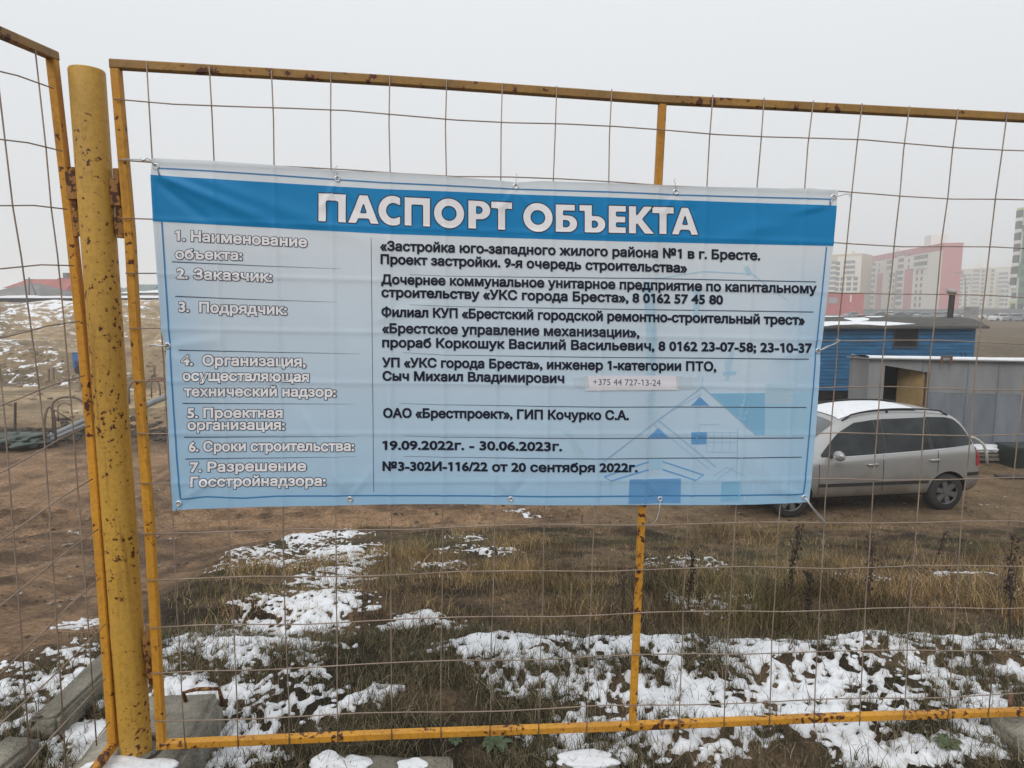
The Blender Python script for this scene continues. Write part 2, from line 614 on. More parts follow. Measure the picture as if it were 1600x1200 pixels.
# one sheet of ground: fine close to the fence, coarser with distance, out to the horizon
ang_f = np.linspace(-58, 58, 620)
ang_c = np.linspace(58, 302, 62)[1:-1]
ang = np.radians(np.concatenate([ang_f, ang_c]))
rad = [0.25]
while rad[-1] < 1.2: rad.append(rad[-1] * 1.15)
while rad[-1] < 16: rad.append(rad[-1] * 1.0075)
while rad[-1] < 90: rad.append(rad[-1] * 1.012)
while rad[-1] < 1150: rad.append(rad[-1] * 1.06)
rad = np.array(rad)
A, R = np.meshgrid(ang, rad)
GX, GY = R * np.sin(A), R * np.cos(A)
GZ = terrain(GX, GY)


def soil_colour(X, Y):
    re = road_edge(Y)
    weedy = sstep(re - 0.1, re + 0.3, X + 0.3 * (fbm(X / 0.5, Y / 0.5, 3, 61) - 0.5)) * (1 - sstep(9.0, 10.6, Y + 1.5 * (fbm(X, Y, 3, 62) - 0.5)))
    dirt = np.array([0.27, 0.172, 0.102])
    dirt_d = np.array([0.115, 0.075, 0.048])
    n = (0.5 * fbm(X / 1.7, Y / 1.1, 5, 63) + 0.5 * fbm((re - X) / 0.16, Y / 2.4, 4, 68))[..., None]
    n2 = fbm(X / 0.35, Y / 0.35, 4, 64)[..., None]
    c = dirt_d + (dirt - dirt_d) * sstep(0.36, 0.60, 0.65 * n + 0.35 * n2)
    w1, w2, w3 = np.array([0.036, 0.027, 0.018]), np.array([0.135, 0.092, 0.056]), np.array([0.06, 0.055, 0.025])
    g = w1 + (w2 - w1) * sstep(0.35, 0.65, n2)  # damp soil, darkened further to put shade into the gaps between weeds
    g = g + (w3 - g) * 0.6 * sstep(0.5, 0.68, fbm(X / 0.8, Y / 0.6, 3, 66))[..., None]
    c = c + (g - c) * weedy[..., None]
    # car yard: trampled, half grown soil
    yard = sstep(-1, 2.5, X) * sstep(9, 11, Y) * (1 - sstep(16, 20, Y))
    yc = np.array([0.155, 0.108, 0.063]) * (0.6 + 0.9 * fbm(X / 0.7, Y / 0.4, 5, 70)[..., None])
    c = c + (yc - c) * (0.85 * yard)[..., None]
    # field beyond the huts
    field = sstep(-6, 3, X) * sstep(20, 27, Y)
    fc = np.array([0.125, 0.092, 0.054]) * (0.6 + 0.8 * fbm(X / 6, Y / 9, 5, 71)[..., None])
    c = c + (fc - c) * field[..., None]
    # sandy bank on the left and the black spoil of the trench
    left = sstep(0.16, 0.42, -X / np.maximum(Y, 1)) * sstep(19, 24, Y)
    sand = np.array([0.33, 0.245, 0.15]) * (0.25 + 1.3 * fbm(X / 2.6, Y / 1.8, 6, 72)[..., None])
    face = (sstep(36, 39, Y) * (1 - sstep(42.5, 44.5, Y)))[..., None]
    sand = sand * (1 - 0.30 * face) * (0.8 + 0.4 * fbm(X / 0.7, Y / 6, 3, 74)[..., None])
    c = c + (sand - c) * left[..., None]
    spoil = np.exp(-((Y - 18.2 + 0.12 * (X + 12)) / 1.5) ** 2) * sstep(4, 8, -X)
    c = c + (np.array([0.045, 0.038, 0.03]) - c) * np.clip(spoil * (0.5 + fbm(X / 0.6, Y / 0.5, 3, 73)), 0, 0.95)[..., None]
    return c


GC = soil_colour(GX, GY)
left = sstep(0.16, 0.42, -GX / np.maximum(GY, 1)) * sstep(18, 22, GY)
SC = left * (0.365 + 0.08 * sstep(50, 60, GY) - 0.03 * (1 - sstep(30, 45, GY)) + 0.22 * (fbm(GX / 7, GY / 4, 3, 81) - 0.5))
SC = np.maximum(SC, (1 - left) * sstep(7.5, 9.5, GY) * 0.335)
SC = np.where((GY > 7.5), SC, 0.0)


def mesh_np(name, V, Fq, material, attrs=None, smooth=True):
    me = bpy.data.meshes.new(name)
    nv, nf = len(V), len(Fq)
    k = Fq.shape[1]
    me.vertices.add(nv)
    me.vertices.foreach_set('co', np.ascontiguousarray(V, dtype=np.float32).ravel())
    me.loops.add(nf * k)
    me.loops.foreach_set('vertex_index', np.ascontiguousarray(Fq, dtype=np.int32).ravel())
    me.polygons.add(nf)
    me.polygons.foreach_set('loop_start', np.arange(0, nf * k, k, dtype=np.int32))
    me.polygons.foreach_set('use_smooth', np.full(nf, smooth))
    me.materials.append(material)
    me.update(calc_edges=True)
    me.validate()
    for an, val in (attrs or {}).items():
        if val.ndim == 2:
            at_ = me.attributes.new(an, 'FLOAT_COLOR', 'POINT')
            c4 = np.concatenate([val, np.ones((nv, 1))], 1)
            at_.data.foreach_set('color', c4.astype(np.float32).ravel())
        else:
            at_ = me.attributes.new(an, 'FLOAT', 'POINT')
            at_.data.foreach_set('value', val.astype(np.float32))
    o = bpy.data.objects.new(name, me)
    COL.objects.link(o)
    return o


nr, na = GX.shape
idx = np.arange(nr * na).reshape(nr, na)
nxt = np.roll(idx, -1, axis=1)
quads = np.stack([idx[:-1], idx[1:], nxt[1:], nxt[:-1]], -1).reshape(-1, 4)
quads = quads[:, ::-1]
V = np.stack([GX, GY, GZ], -1).reshape(-1, 3)
ground = mesh_np('ground', V, quads, M_ground, {'col': GC.reshape(-1, 3), 'snowcov': SC.reshape(-1)})
tag(ground, 'bare brown soil, dirt road and sandy banks of the building site', 'ground', kind='structure')

# snow as a real layer over the near ground
sel_r = np.where((rad > 1.5) & (rad < 13))[0]
sel_a = np.arange(620)
SX, SY, SZ = GX[np.ix_(sel_r, sel_a)], GY[np.ix_(sel_r, sel_a)], GZ[np.ix_(sel_r, sel_a)]
TH = snow_thick(SX, SY)
th = np.clip(TH, -0.3, 1.0)
zz = SZ + np.where(th > 0, 0.007 * np.sqrt(np.clip(th, 0, 1)) + 0.009 * fbm(SX / 0.07, SY / 0.07, 3, 91) * np.clip(th * 4, 0, 1), 0.12 * th)
ii = np.arange(SX.size).reshape(SX.shape)
q = np.stack([ii[:-1, :-1], ii[:-1, 1:], ii[1:, 1:], ii[1:, :-1]], -1).reshape(-1, 4)
keep = (TH.ravel()[q] > 0).any(axis=1)
q = q[keep]
used = np.unique(q)
remap = -np.ones(SX.size, int)
remap[used] = np.arange(len(used))
SV = np.stack([SX, SY, zz], -1).reshape(-1, 3)[used]
snow = mesh_np('snow', SV, remap[q], M_snow, {'slush': np.clip(0.75 - TH.ravel()[used] * 1.7, 0, 0.7)})
tag(snow, 'thin patchy white snow on the ground around the fence', 'snow', kind='stuff')

# crumbs of snow caught between the tufts
_bm = bmesh.new()
bmesh.ops.create_icosphere(_bm, subdivisions=1, radius=1)
ICO_V = np.array([v.co[:] for v in _bm.verts])
ICO_F = np.array([[v.index for v in f.verts] for f in _bm.faces])
_bm.free()
cx, cy = RNG.uniform(-2.6, 3.6, 60000), RNG.uniform(1.75, 8.0, 60000)
ct_ = snow_thick(cx, cy)
kp = (ct_ > -0.5) & (ct_ < 0.12) & (RNG.uniform(0, 1, 60000) < 0.32 * np.exp(ct_ * 3) * np.where(cy > 3.2, 0.35, 1.0))
cx, cy = cx[kp], cy[kp]
k_ = len(cx)
cr_ = RNG.uniform(0.003, 0.013, (k_, 1)) * RNG.uniform(0.7, 1.5, (k_, 3)) * np.array([1.4, 1.2, 0.6])
cv = ICO_V[None] * (1 + RNG.uniform(-0.3, 0.3, (k_, len(ICO_V), 1))) * cr_[:, None, :] + np.stack([cx, cy, terrain(cx, cy) + 0.004], -1)[:, None, :]
cf = (ICO_F[None] + (np.arange(k_) * len(ICO_V))[:, None, None]).reshape(-1, 3)
tag(mesh_np('snow_crumbs', cv.reshape(-1, 3), cf, M_snow), 'small crumbs of snow caught between the grass tufts', 'snow', kind='stuff')

# ------------------------------------------------------------------ grass and dry weeds (nobody could count the blades)
def blades(name, pos, h, w, lean, cols, label, seg=2):
    """pos Nx3, h, w, lean Nx1 arrays; every blade a bent tapering strip"""
    n = len(pos)
    az = RNG.uniform(0, 2 * PI, n)
    bend = RNG.uniform(0.2, 1.0, n) * lean
    d = np.stack([np.cos(az), np.sin(az), 0 * az], -1)
    face = RNG.uniform(-0.9, 0.9, n)
    s = np.stack([np.cos(face), np.sin(face), 0 * az], -1)
    vs = []
    for k in range(seg + 1):
        t = k / seg
        c = pos + d * (bend * h * t * t)[:, None] + np.array([0, 0, 1.0]) * (h * t * (1 - 0.35 * bend * t))[:, None]
        ww = (w * (1 - 0.85 * t) / 2)[:, None]
        vs += [c - s * ww, c + s * ww]
    V = np.stack(vs, 1).reshape(-1, 3)
    m = 2 * (seg + 1)
    base = (np.arange(n) * m)[:, None]
    fs = np.concatenate([base + np.array([2 * k, 2 * k + 1, 2 * k + 3, 2 * k + 2]) for k in range(seg)], 0)
    C = np.repeat(cols, m, axis=0)
    o = mesh_np(name, V, fs, M_blade, {'col': C}, smooth=False)
    return tag(o, label, 'grass', kind='stuff')


def scatter(n, x0, x1, y0, y1, dens):
    X = RNG.uniform(x0, x1, n)
    Y = RNG.uniform(y0, y1, n)
    keep = RNG.uniform(0, 1, n) < dens(X, Y)
    X, Y = X[keep], Y[keep]
    return np.stack([X, Y, terrain(X, Y) - 0.006], -1)


def pick(cols, n, jit=0.25):
    cols = np.array(cols)
    c = cols[RNG.integers(0, len(cols), n)]
    return c * RNG.uniform(1 - jit, 1 + jit, (n, 1))


# short grass of the strip by the fence: tufts in the gaps of the snow
def near_d(X, Y):
    re = road_edge(Y)
    w = sstep(re, re + 0.3, X)
    t = snow_thick(X, Y)
    clump = sstep(0.42, 0.62, fbm(X / 0.22, Y / 0.22, 3, 101))
    return w * np.where(t > 0.5, 0.04, np.where(t > 0.15, 0.22, np.where(t > -0.1, 0.5, 0.6))) * (0.15 + 0.85 * clump)


p = scatter(330000, -2.6, 2.6, 1.75, 3.3, near_d)
n = len(p)
cc_ = pick([(0.085, 0.085, 0.045), (0.05, 0.06, 0.03), (0.15, 0.125, 0.07), (0.24, 0.19, 0.115), (0.09, 0.07, 0.045), (0.04, 0.034, 0.024), (0.32, 0.26, 0.17)], n, 0.35)
blades('grass', p, RNG.uniform(0.018, 0.07, n) * RNG.choice([1, 1, 1, 1.7], n), RNG.uniform(0.0016, 0.0042, n), RNG.uniform(0.6, 1.9, n), cc_, 'short dull green and straw grass in the gaps of the snow')


# brown dead weeds on the bank beyond the snow
def weed_d(X, Y):
    re = road_edge(Y)
    w = sstep(re + 0.15, re + 0.7, X)
    t = snow_thick(X, Y)
    c = 0.12 + 0.88 * sstep(0.36, 0.6, fbm(X / 0.35, Y / 0.5, 4, 111))
    return w * c * np.where(t > 0.1, 0.25, 1.0) * sstep(2.95, 3.15, Y - 0.3 * sstep(0, -1, X)) * (1 - 0.65 * sstep(5.0, 8.5, Y))


p = scatter(170000, -3.4, 6.2, 2.9, 9.6, weed_d)
n = len(p)
W_BROWN = [(0.24, 0.15, 0.085), (0.33, 0.215, 0.12), (0.12, 0.078, 0.046), (0.48, 0.35, 0.21), (0.24, 0.19, 0.075), (0.17, 0.15, 0.06), (0.05, 0.035, 0.025), (0.2, 0.11, 0.06)]
ph_ = sstep(0.34, 0.66, fbm(p[:, 0] / 0.6, p[:, 1] / 0.9, 4, 117))
hh = RNG.uniform(0.03, 0.15, n) * (0.35 + 1.15 * ph_) * (1 + 1.1 * sstep(0.1, 0.9, p[:, 0]) * sstep(3.0, 3.3, p[:, 1]) * (1 - sstep(4.2, 5.5, p[:, 1])))
blades('dry_weeds', p, hh, RNG.uniform(0.0018, 0.0055, n), RNG.uniform(0.5, 1.6, n), pick(W_BROWN, n, 0.4) * (0.45 + 1.0 * sstep(0.3, 0.7, fbm(p[:, 0] / 0.4, p[:, 1] / 0.6, 4, 113)))[:, None] * np.stack([1 - 0.14 * sstep(.5, .68, fbm(p[:, 0] / 0.9, p[:, 1] / 0.8, 3, 119)), 1 + 0 * p[:, 0], 1 - 0.1 * ph_], -1), 'matted brown dead weeds on the bank below the banner')

# fine pale straw stems standing above the mat
p = scatter(6500, -2.0, 5.0, 2.6, 6.5, lambda X, Y: weed_d(X, Y) * 0.55 + 0.03 * (Y < 3))
n = len(p)
blades('dry_stems', p, RNG.uniform(0.12, 0.34, n) * (1 - 0.3 * (p[:, 0] < -0.3)), RNG.uniform(0.0014, 0.0026, n), np.full(n, 0.45), pick([(0.3, 0.235, 0.15), (0.2, 0.14, 0.09), (0.12, 0.085, 0.055), (0.4, 0.32, 0.21)], n), 'thin straw coloured stems standing in the dead weeds', seg=3)

# pebbles and clods on the road and the yard
px_, py_ = RNG.uniform(-7, 9, 14000), 2.2 + 15 * RNG.uniform(0, 1, 14000) ** 1.5
kp = ((px_ < road_edge(py_)) | (py_ > 9.6)) & (fbm(px_ / 0.8, py_ / 0.8, 3, 141) > 0.47) & (np.abs(px_) < py_ * 0.95)
px_, py_ = px_[kp], py_[kp]
k_ = len(px_)
cr_ = (RNG.uniform(0, 1, (k_, 1)) ** 3 * 0.014 + 0.004) * RNG.uniform(0.7, 1.4, (k_, 3)) * np.array([1.2, 1.2, 0.7]) * (0.6 + py_[:, None] / 9)
cv = ICO_V[None] * (1 + RNG.uniform(-0.3, 0.3, (k_, len(ICO_V), 1))) * cr_[:, None, :] + np.stack([px_, py_, terrain(px_, py_)], -1)[:, None, :]
cf = (ICO_F[None] + (np.arange(k_) * len(ICO_V))[:, None, None]).reshape(-1, 3)
pc = np.repeat(pick([(0.2, 0.14, 0.09), (0.12, 0.085, 0.055), (0.28, 0.24, 0.19), (0.08, 0.06, 0.045)], k_, 0.3), len(ICO_V), axis=0)
tag(mesh_np('pebbles', cv.reshape(-1, 3), cf, M_blade, {'col': pc}, smooth=False), 'small stones and clods strewn over the dirt road and yard', 'gravel', kind='stuff')

# ------------------------------------------------------------------ fence plane (wire layer), from the panel's own geometry
CELL = 0.16
O = CAM + RIGHT * (-7.166 * CELL) + UPV * (5.778 * CELL) + FWD * (11.397 * CELL)
def cvec(a): return (RIGHT * a[0] - UPV * a[1] + FWD * a[2]).normalized()
FU, FV = cvec((0.995, 0.0078, 0.1001)), cvec((-0.0208, 0.9914, 0.1294))
FN = FV.cross(FU).normalized()
if FN.y > 0: FN = -FN                        # towards the camera


def on_plane(px, py, off=0.0, o=O, n=FN):
    d = ray(px, py)
    q = o + n * off
    return CAM + d * ((q - CAM).dot(n) / d.dot(n))


# --- main panel
panel = thing('mesh_fence', 'long yellow framed wire mesh fence panel carrying the blue banner', 'fence panel', on_plane(252, 1163, -0.014))
BO = -0.0145                                  # frame tubes sit behind the wires
def fp(px, py, off=BO): return on_plane(px, py, off)
tl, tm, tr = fp(181, 101), fp(1035, 156.5), None
bl, bmid = fp(253, 1163), fp(988, 1134)
tdir = (fp(1600, 182) - fp(600, 125)).normalized()
bdir = (fp(1560, 1114.5) - fp(620, 1148)).normalized()
LEN = 3.40
tr, br = tl + (fp(1590, 181.8) - tl).normalized() * LEN, bl + (fp(1590, 1113.5) - bl).normalized() * LEN
W_ = 0.025
rail = lambda pts: [MB().bar(pts[i], pts[i + 1], W_, W_, FN) for i in range(len(pts) - 1)]
def polybar(pts, w, n, h=None):
    mb = MB()
    for i in range(len(pts) - 1):
        mb.bar(pts[i], pts[i + 1], w, h or w, n, c=0.12)
    return mb
up = (tl - bl).normalized()
fu = (tr - tl).normalized()
polybar([tl - fu * 0.0125, fp(600, 125.5), fp(1035, 156), fp(1300, 169), tr + fu * 0.0125], W_, FN).build('top_rail', M_rail, panel)
polybar([bl - fu * 0.0125, fp(620, 1147), fp(988, 1134), fp(1300, 1121), br + fu * 0.0125], W_, FN).build('bottom_rail', M_frame, panel)
polybar([tl - up * 0.0128, fp(203.5, 367), fp(211.5, 513), fp(235, 840), bl + up * 0.0128], W_, FN).build('stile', M_frame, panel)
polybar([tm - up * 0.0128, fp(1010, 640), bmid + up * 0.0128], 0.022, FN, 0.021).build('middle_post', M_frame, panel)
polybar([tr - up * 0.0128, br + up * 0.0128], W_, FN).build('stile', M_frame, panel)

TOPX = [229, 327, 424, 517, 609, 698, 785, 870, 956, None, 1114, 1194, 1271, 1347, 1421, 1497, 1574]
BOTX = [290, 372, 452, 528, 612, 689, 765, 841, 916, None, 1060, 1131, 1202, 1272, 1343, 1412, 1481]
ty = lambda x: 102 + (x - 180) * (182 - 102) / 1400.
by = lambda x: 1163 + (x - 250) * (1112 - 1163) / 1350.
LROW = [155, 250, 341, 427, 513, 595, 677, 755, 834, 907, 981, 1052, 1126]
RROW = [233.7, 312.4, 388.5, 463.6, 535.3, 608, 679, 748, 817.3, 886, 950.5, 1018, 1084.5]
wm = MB()
rg = random.Random(3)
WR = 0.0019
for k, (a, b) in enumerate(zip(TOPX, BOTX)):
    if a is None: continue
    bow = -9.5 if k >= 12 else (-4 if k >= 10 else 0)
    pts = []
    for s in range(15):
        t = s / 14
        y = ty(a) - 7 + (by(b) + 12 - ty(a) + 7) * t
        x = a + (b - a) * t + bow * (4 * t * (1 - t)) ** 0.9 + (rg.uniform(-1.4, 1.4) if 0 < s < 14 else 0)
        pts.append(on_plane(x, y, rg.uniform(-0.0005, 0.0012)))
    wm.tube(pts, WR, 6)
step = CELL
far = [on_plane(1574, y) for y in RROW]
for r_, (l, rr) in enumerate(zip(LROW, RROW)):
    a = on_plane(181 + (l - 100) * 0.065 - 6, l, 0.004)
    b = on_plane(1574, rr, 0.004)
    d = (b - a)
    pts = []
    tot = LEN + 0.03
    nst = 22
    for s in range(nst + 1):
        t = s / nst * (tot / d.length)
        p = a + d * t
        # real mesh sags between its welds
        sag = 0.006 * math.sin(s * 1.25 + r_) * (0.4 + rg.random() * 0.6) if 0 < s < nst else 0
        if 8 <= r_ <= 11: sag += (0.012 if r_ != 11 else 0.02) * math.sin(t * PI * 0.9) * -1
        pts.append(p + FV * sag + FN * rg.uniform(0, 0.0012))
    wm.tube(pts, WR, 6)
# the verticals out of the picture up to the far stile
for k in (18, 19, 20, 21):
    a = tl + fu * (0.085 + (k - 1) * 0.16) + FN * 0.0145
    b = bl + (br - bl).normalized() * (0.085 + (k - 1) * 0.16) + FN * 0.0145
    wm.tube([a, b], WR, 6)
wm.build('wire_mesh', M_wire, panel, smooth=True)

# --- round post
pt = on_plane(135.5, 109, -0.03)
pb = on_plane(213.5, 1186, -0.03)
post = thing('fence_post', 'thick round yellow steel post with chipped rusty paint between two panels', 'fence post', pb)
PR = 0.0455
mb = MB()
prof = [0.0, 0.004, 0.5, 1.0]
ax = (pt - pb)
n0 = Vector((1, 0, 0))
ringv, nseg = [], 40
axn = ax.normalized()
e1 = (n0 - axn * n0.dot(axn)).normalized()
e2 = axn.cross(e1)
rings = [(pb, PR), (pb + ax * 0.33, PR), (pb + ax * 0.66, PR), (pb + ax * 0.998, PR), (pt, PR - 0.0025), (pt, PR - 0.007), (pt - axn * 0.02, PR - 0.007)]
for c, r in rings:
    for k in range(nseg):
        w = 2 * PI * k / nseg
        ringv.append(c + (e1 * math.cos(w) + e2 * math.sin(w)) * r)
fs = []
for i in range(len(rings) - 1):
    for k in range(nseg):
        fs.append((i * nseg + k, i * nseg + (k + 1) % nseg, (i + 1) * nseg + (k + 1) % nseg, (i + 1) * nseg + k))
fs.append(tuple((len(rings) - 1) * nseg + k for k in range(nseg)))
mb.add(ringv, fs)
mb.build('tube', M_post, post, auto=35)


def hinge(side, top, mid1, mid2, bot, pin_px, k0, k1):
    """pin rod and two welded knuckles between post and stile; pixel rows mark their heights"""
    off = -0.03
    pin = MB()
    pin.tube([on_plane(pin_px[0], top, off), on_plane(pin_px[1], bot, off)], 0.0125, 12)
    h = pin.build('hinge', M_hinge, post, auto=40)
    kn = MB()
    kn.bar(on_plane(*k0[0], off), on_plane(*k0[1], off), 0.034, 0.034, FN)
    kn.build('knuckle', M_hinge, h)
    kn = MB()
    kn.bar(on_plane(*k1[0], off), on_plane(*k1[1], off), 0.03, 0.026, FN)
    kn.build('knuckle', M_hinge, h)


hinge('r', 264, 281, 322, 372, (184, 191), ((182, 281), (185, 322)), ((188, 340), (190, 365)))
hinge('r', 975, 992, 1024, 1068, (234, 239), ((233, 992), (236, 1024)), ((237, 1030), (239, 1055)))
hinge('l', 262, 0, 0, 345, (115, 121), ((114, 268), (119, 312)), ((124, 341), (126, 369)))
hinge('l', 975, 0, 0, 1062, (176, 181), ((176, 980), (179, 1015)), ((180, 1030), (182, 1055)))

# --- left panel, standing almost along the view
LT = CAM + ray(81, 86) * 1.835
LB = CAM + ray(177, 1163) * 2.09
LD = -(ray(747, 372)).normalized()            # from the post towards the viewer
LNn = (LB - LT).cross(LD).normalized()
if LNn.x < 0: LNn = -LNn                      # faces right
lp = thing('mesh_fence', 'yellow framed wire mesh panel swung towards the viewer at the left edge', 'fence panel', LB)
LL = 1.75
def on_l(px, py, off=0.0): return on_plane(px, py, off, LT, LNn)
cb, ct = LB, LT
lu = (ct - cb).normalized()
polybar([ct - LD * 0.0125, ct + LD * LL], W_, LNn).build('top_rail', M_rail, lp)
polybar([cb - LD * 0.0125, cb + LD * LL], W_, LNn).build('bottom_rail', M_frame, lp)
polybar([ct - lu * 0.0128, on_l(113, 370), on_l(126.5, 500), on_l(142, 660), on_l(162.5, 947), cb + lu * 0.0128], W_, LNn).build('stile', M_frame, lp)
polybar([ct + LD * LL - lu * 0.0128, cb + LD * LL + lu * 0.0128], W_, LNn).build('stile', M_frame, lp)
wm = MB()
LO = 0.016
rows = [((0, 113), (78, 140)), ((0, 218), (92, 238)), ((0, 321), (100, 329)), ((0, 419), (110, 417)), ((0, 527), (120, 504)), ((0, 632), (127, 589)), ((0, 737), (135, 667)), ((0, 842), (140, 750)), ((0, 944), (148, 829)), ((0, 1050), (152, 905)), ((40, 1096), (160, 977)), ((55, 1182), (160, 1062)), ((117, 1197), (166, 1130))]
for (x0, y0), (x1, y1) in rows:
    a, b = on_l(x0, y0, LO), on_l(x1 + 5, y1 - 2, LO)
    d = (a - b)
    pts = []
    for s in range(13):
        t = s / 12
        pp = b + d.normalized() * (1.72 * t)
        pts.append(pp + lu * (0.005 * math.sin(s * 1.7 + x0) if s else 0))
    wm.tube(pts, WR, 6)
vert = [[(55, 78), (72, 233), (80, 325), (90, 400), (100, 502), (115, 680), (136, 950), (151, 1165)],
        [(-6, 100), (0, 153), (20, 323), (33, 400), (61, 605), (69, 680), (87, 950), (104, 1210)]]
for vv in vert:
    wm.tube([on_l(x, y, LO - 0.004) for x, y in vv], WR, 6)
c3 = [on_l(0, 585, LO - 0.004), on_l(7, 650, LO - 0.004), on_l(30, 950, LO - 0.004), on_l(49, 1215, LO - 0.004)]
d3 = (c3[0] - c3[-1]).normalized()
wm.tube([c3[0] + d3 * 1.0] + c3, WR, 6)
for k in range(7):
    a = c3[0] + d3 * 1.0 + LD * 0.16 * (k + 1)
    wm.tube([a, a - d3 * 1.95], WR, 6)
wm.build('wire_mesh', M_wire, lp, smooth=True)

# ------------------------------------------------------------------ banner
BOFF = 0.012                                  # hangs in front of the wires


def curve(pts):
    P = np.array(pts, float)
    def f(t):
        return np.array([np.interp(t, P[:, 0], P[:, 1]), np.interp(t, P[:, 0], P[:, 2])])
    return f


def edge_by(pts, axis):
    P = np.array(pts, float)
    t = (P[:, axis] - P[0, axis]) / (P[-1, axis] - P[0, axis])
    return curve([(a, *b) for a, b in zip(t, pts)])


E_T = edge_by([(238, 247), (330, 251.5), (426, 258), (519, 266), (600, 269.5), (690, 275), (770, 281), (806, 284.5), (845, 282.5), (960, 286.5), (1056, 291), (1180, 293), (1309, 297)], 0)
E_B = edge_by([(270, 798), (300, 795.5), (365, 793.5), (447, 791), (592, 788), (700, 788), (860, 789), (1063, 789.5), (1180, 788), (1265, 785)], 0)
E_L = edge_by([(238, 247), (234.6, 272), (239, 345), (253, 520), (260, 545), (259, 565), (264, 680), (270, 798)], 1)
E_R = edge_by([(1309, 297), (1307, 321), (1301, 384), (1282, 550), (1276, 650), (1265, 785)], 1)
FOLDS = [((527, 282), (500, 330), 5, 0.003), ((527, 282), (560, 340), 5, -0.003), ((806, 294), (780, 330), 5, 0.003), ((806, 294), (840, 335), 5, 0.0025), ((1056, 303), (1030, 340), 5, 0.0025), ((1056, 303), (1085, 335), 5, -0.0025), ((547, 777), (520, 735), 6, 0.003), ((547, 777), (585, 730), 6, 0.0025), ((798, 777), (770, 735), 6, 0.0025), ((798, 777), (830, 740), 6, -0.002), ((1032, 777), (1000, 740), 6, 0.002), ((1256, 775), (1200, 760), 7, 0.003), ((280, 785), (330, 750), 7, 0.0035), ((1278, 548), (1200, 560), 8, 0.003), ((262, 541), (350, 530), 8, 0.003), ((262, 541), (320, 590), 8, -0.003), ((760, 460), (900, 300), 14, 0.002), ((590, 500), (690, 470), 9, 0.003), ((580, 330), (600, 520), 18, 0.003),
         ((250, 275), (430, 350), 9, 0.006), ((246, 285), (330, 350), 8, -0.005), ((300, 275), (640, 400), 14, 0.0035), ((420, 350), (600, 640), 22, 0.003), ((470, 640), (548, 772), 10, 0.0035),
         ((560, 350), (700, 560), 24, -0.003), ((1290, 320), (1120, 380), 12, 0.004), ((1285, 330), (1190, 350), 8, -0.003), ((640, 460), (760, 440), 9, 0.0025), ((600, 370), (690, 460), 13, 0.003),
         ((270, 690), (300, 780), 12, 0.003), ((1250, 780), (1140, 690), 16, 0.003), ((800, 770), (860, 560), 20, 0.002), ((262, 540), (330, 620), 10, 0.004)]


def disp(px, py):
    d = 0.006 * (fbm(px / 150., py / 210., 2, 201) - 0.5)
    d = d + 0.0025 * np.sin(px / 52. + py / 190.)
    for (x0, y0), (x1, y1), w, a in FOLDS:
        L = math.hypot(x1 - x0, y1 - y0)
        ux, uy = (x1 - x0) / L, (y1 - y0) / L
        s = (px - x0) * ux + (py - y0) * uy
        q = (px - x0) * -uy + (py - y0) * ux
        d = d + a * np.exp(-(q / (w * (0.6 + 0.8 * np.clip(s / L, 0, 1)))) ** 2) * sstep(-15, 25, s) * (1 - sstep(L * 0.75, L * 1.1, s))
    # the cloth lies on the wires behind it
    t = np.clip((py - 110) / 1040., 0, 1)
    for a, b in zip(TOPX, BOTX):
        if a is None: a, b = 1037, 989
        d = d + 0.0022 * np.exp(-((px - (a + (b - a) * t)) / 4.0) ** 2)
    for l, r in zip(LROW, RROW):
        yy = l + (r - l) * (px - 190) / 1384.
        d = d + 0.0015 * np.exp(-((py - yy) / 4.0) ** 2)
    # gathered around the eyelets
    for ex, ey in EYE:
        r = np.hypot(px - ex, py - ey)
        d = d - 0.004 * np.exp(-(r / 14) ** 2)
    return d


EYE = [(243, 259.5), (527, 279), (806, 291), (1056, 300), (1302, 308), (279, 787), (547, 779.5), (798, 780), (1032, 780.5), (1257, 777.5), (262, 540), (1278, 548)]


def bn(px, py, eps=0.0):
    p = on_plane(px, py, BOFF)
    return p + FN * (float(disp(np.float64(px), np.float64(py))) + eps)


banner = thing('banner', 'printed blue and white construction notice banner tied to the mesh fence', 'banner', bn(268, 796))


def mapped(points, eps):
    P = np.array(points, float)
    d = disp(P[:, 0], P[:, 1]) + eps
    fn, cm = np.array(FN), np.array(CAM)
    D = np.outer((P[:, 0] - 800) / F, np.array(RIGHT)) + np.outer((600 - P[:, 1]) / F, np.array(UPV)) + np.array(FWD)
    t = ((np.array(O) + fn * BOFF - cm) @ fn) / (D @ fn)
    return cm + D * t[:, None] + fn * d[:, None]


nu, nv = 480, 250
gp = []
for j in range(nv + 1):
    v = j / nv
    for i in range(nu + 1):
        u = i / nu
        T_, B_, L_, R_ = E_T(u), E_B(u), E_L(v), E_R(v)
        c = (1 - v) * T_ + v * B_ + (1 - u) * L_ + u * R_ - ((1 - u) * (1 - v) * E_T(0) + u * (1 - v) * E_T(1) + (1 - u) * v * E_B(0) + u * v * E_B(1))
        gp.append(c)
gp = np.array(gp)
bv = mapped(gp, 0.0)
fs = [(j * (nu + 1) + i, (j + 1) * (nu + 1) + i, (j + 1) * (nu + 1) + i + 1, j * (nu + 1) + i + 1) for j in range(nv) for i in range(nu)]
mb = MB()
mb.add(bv, fs)


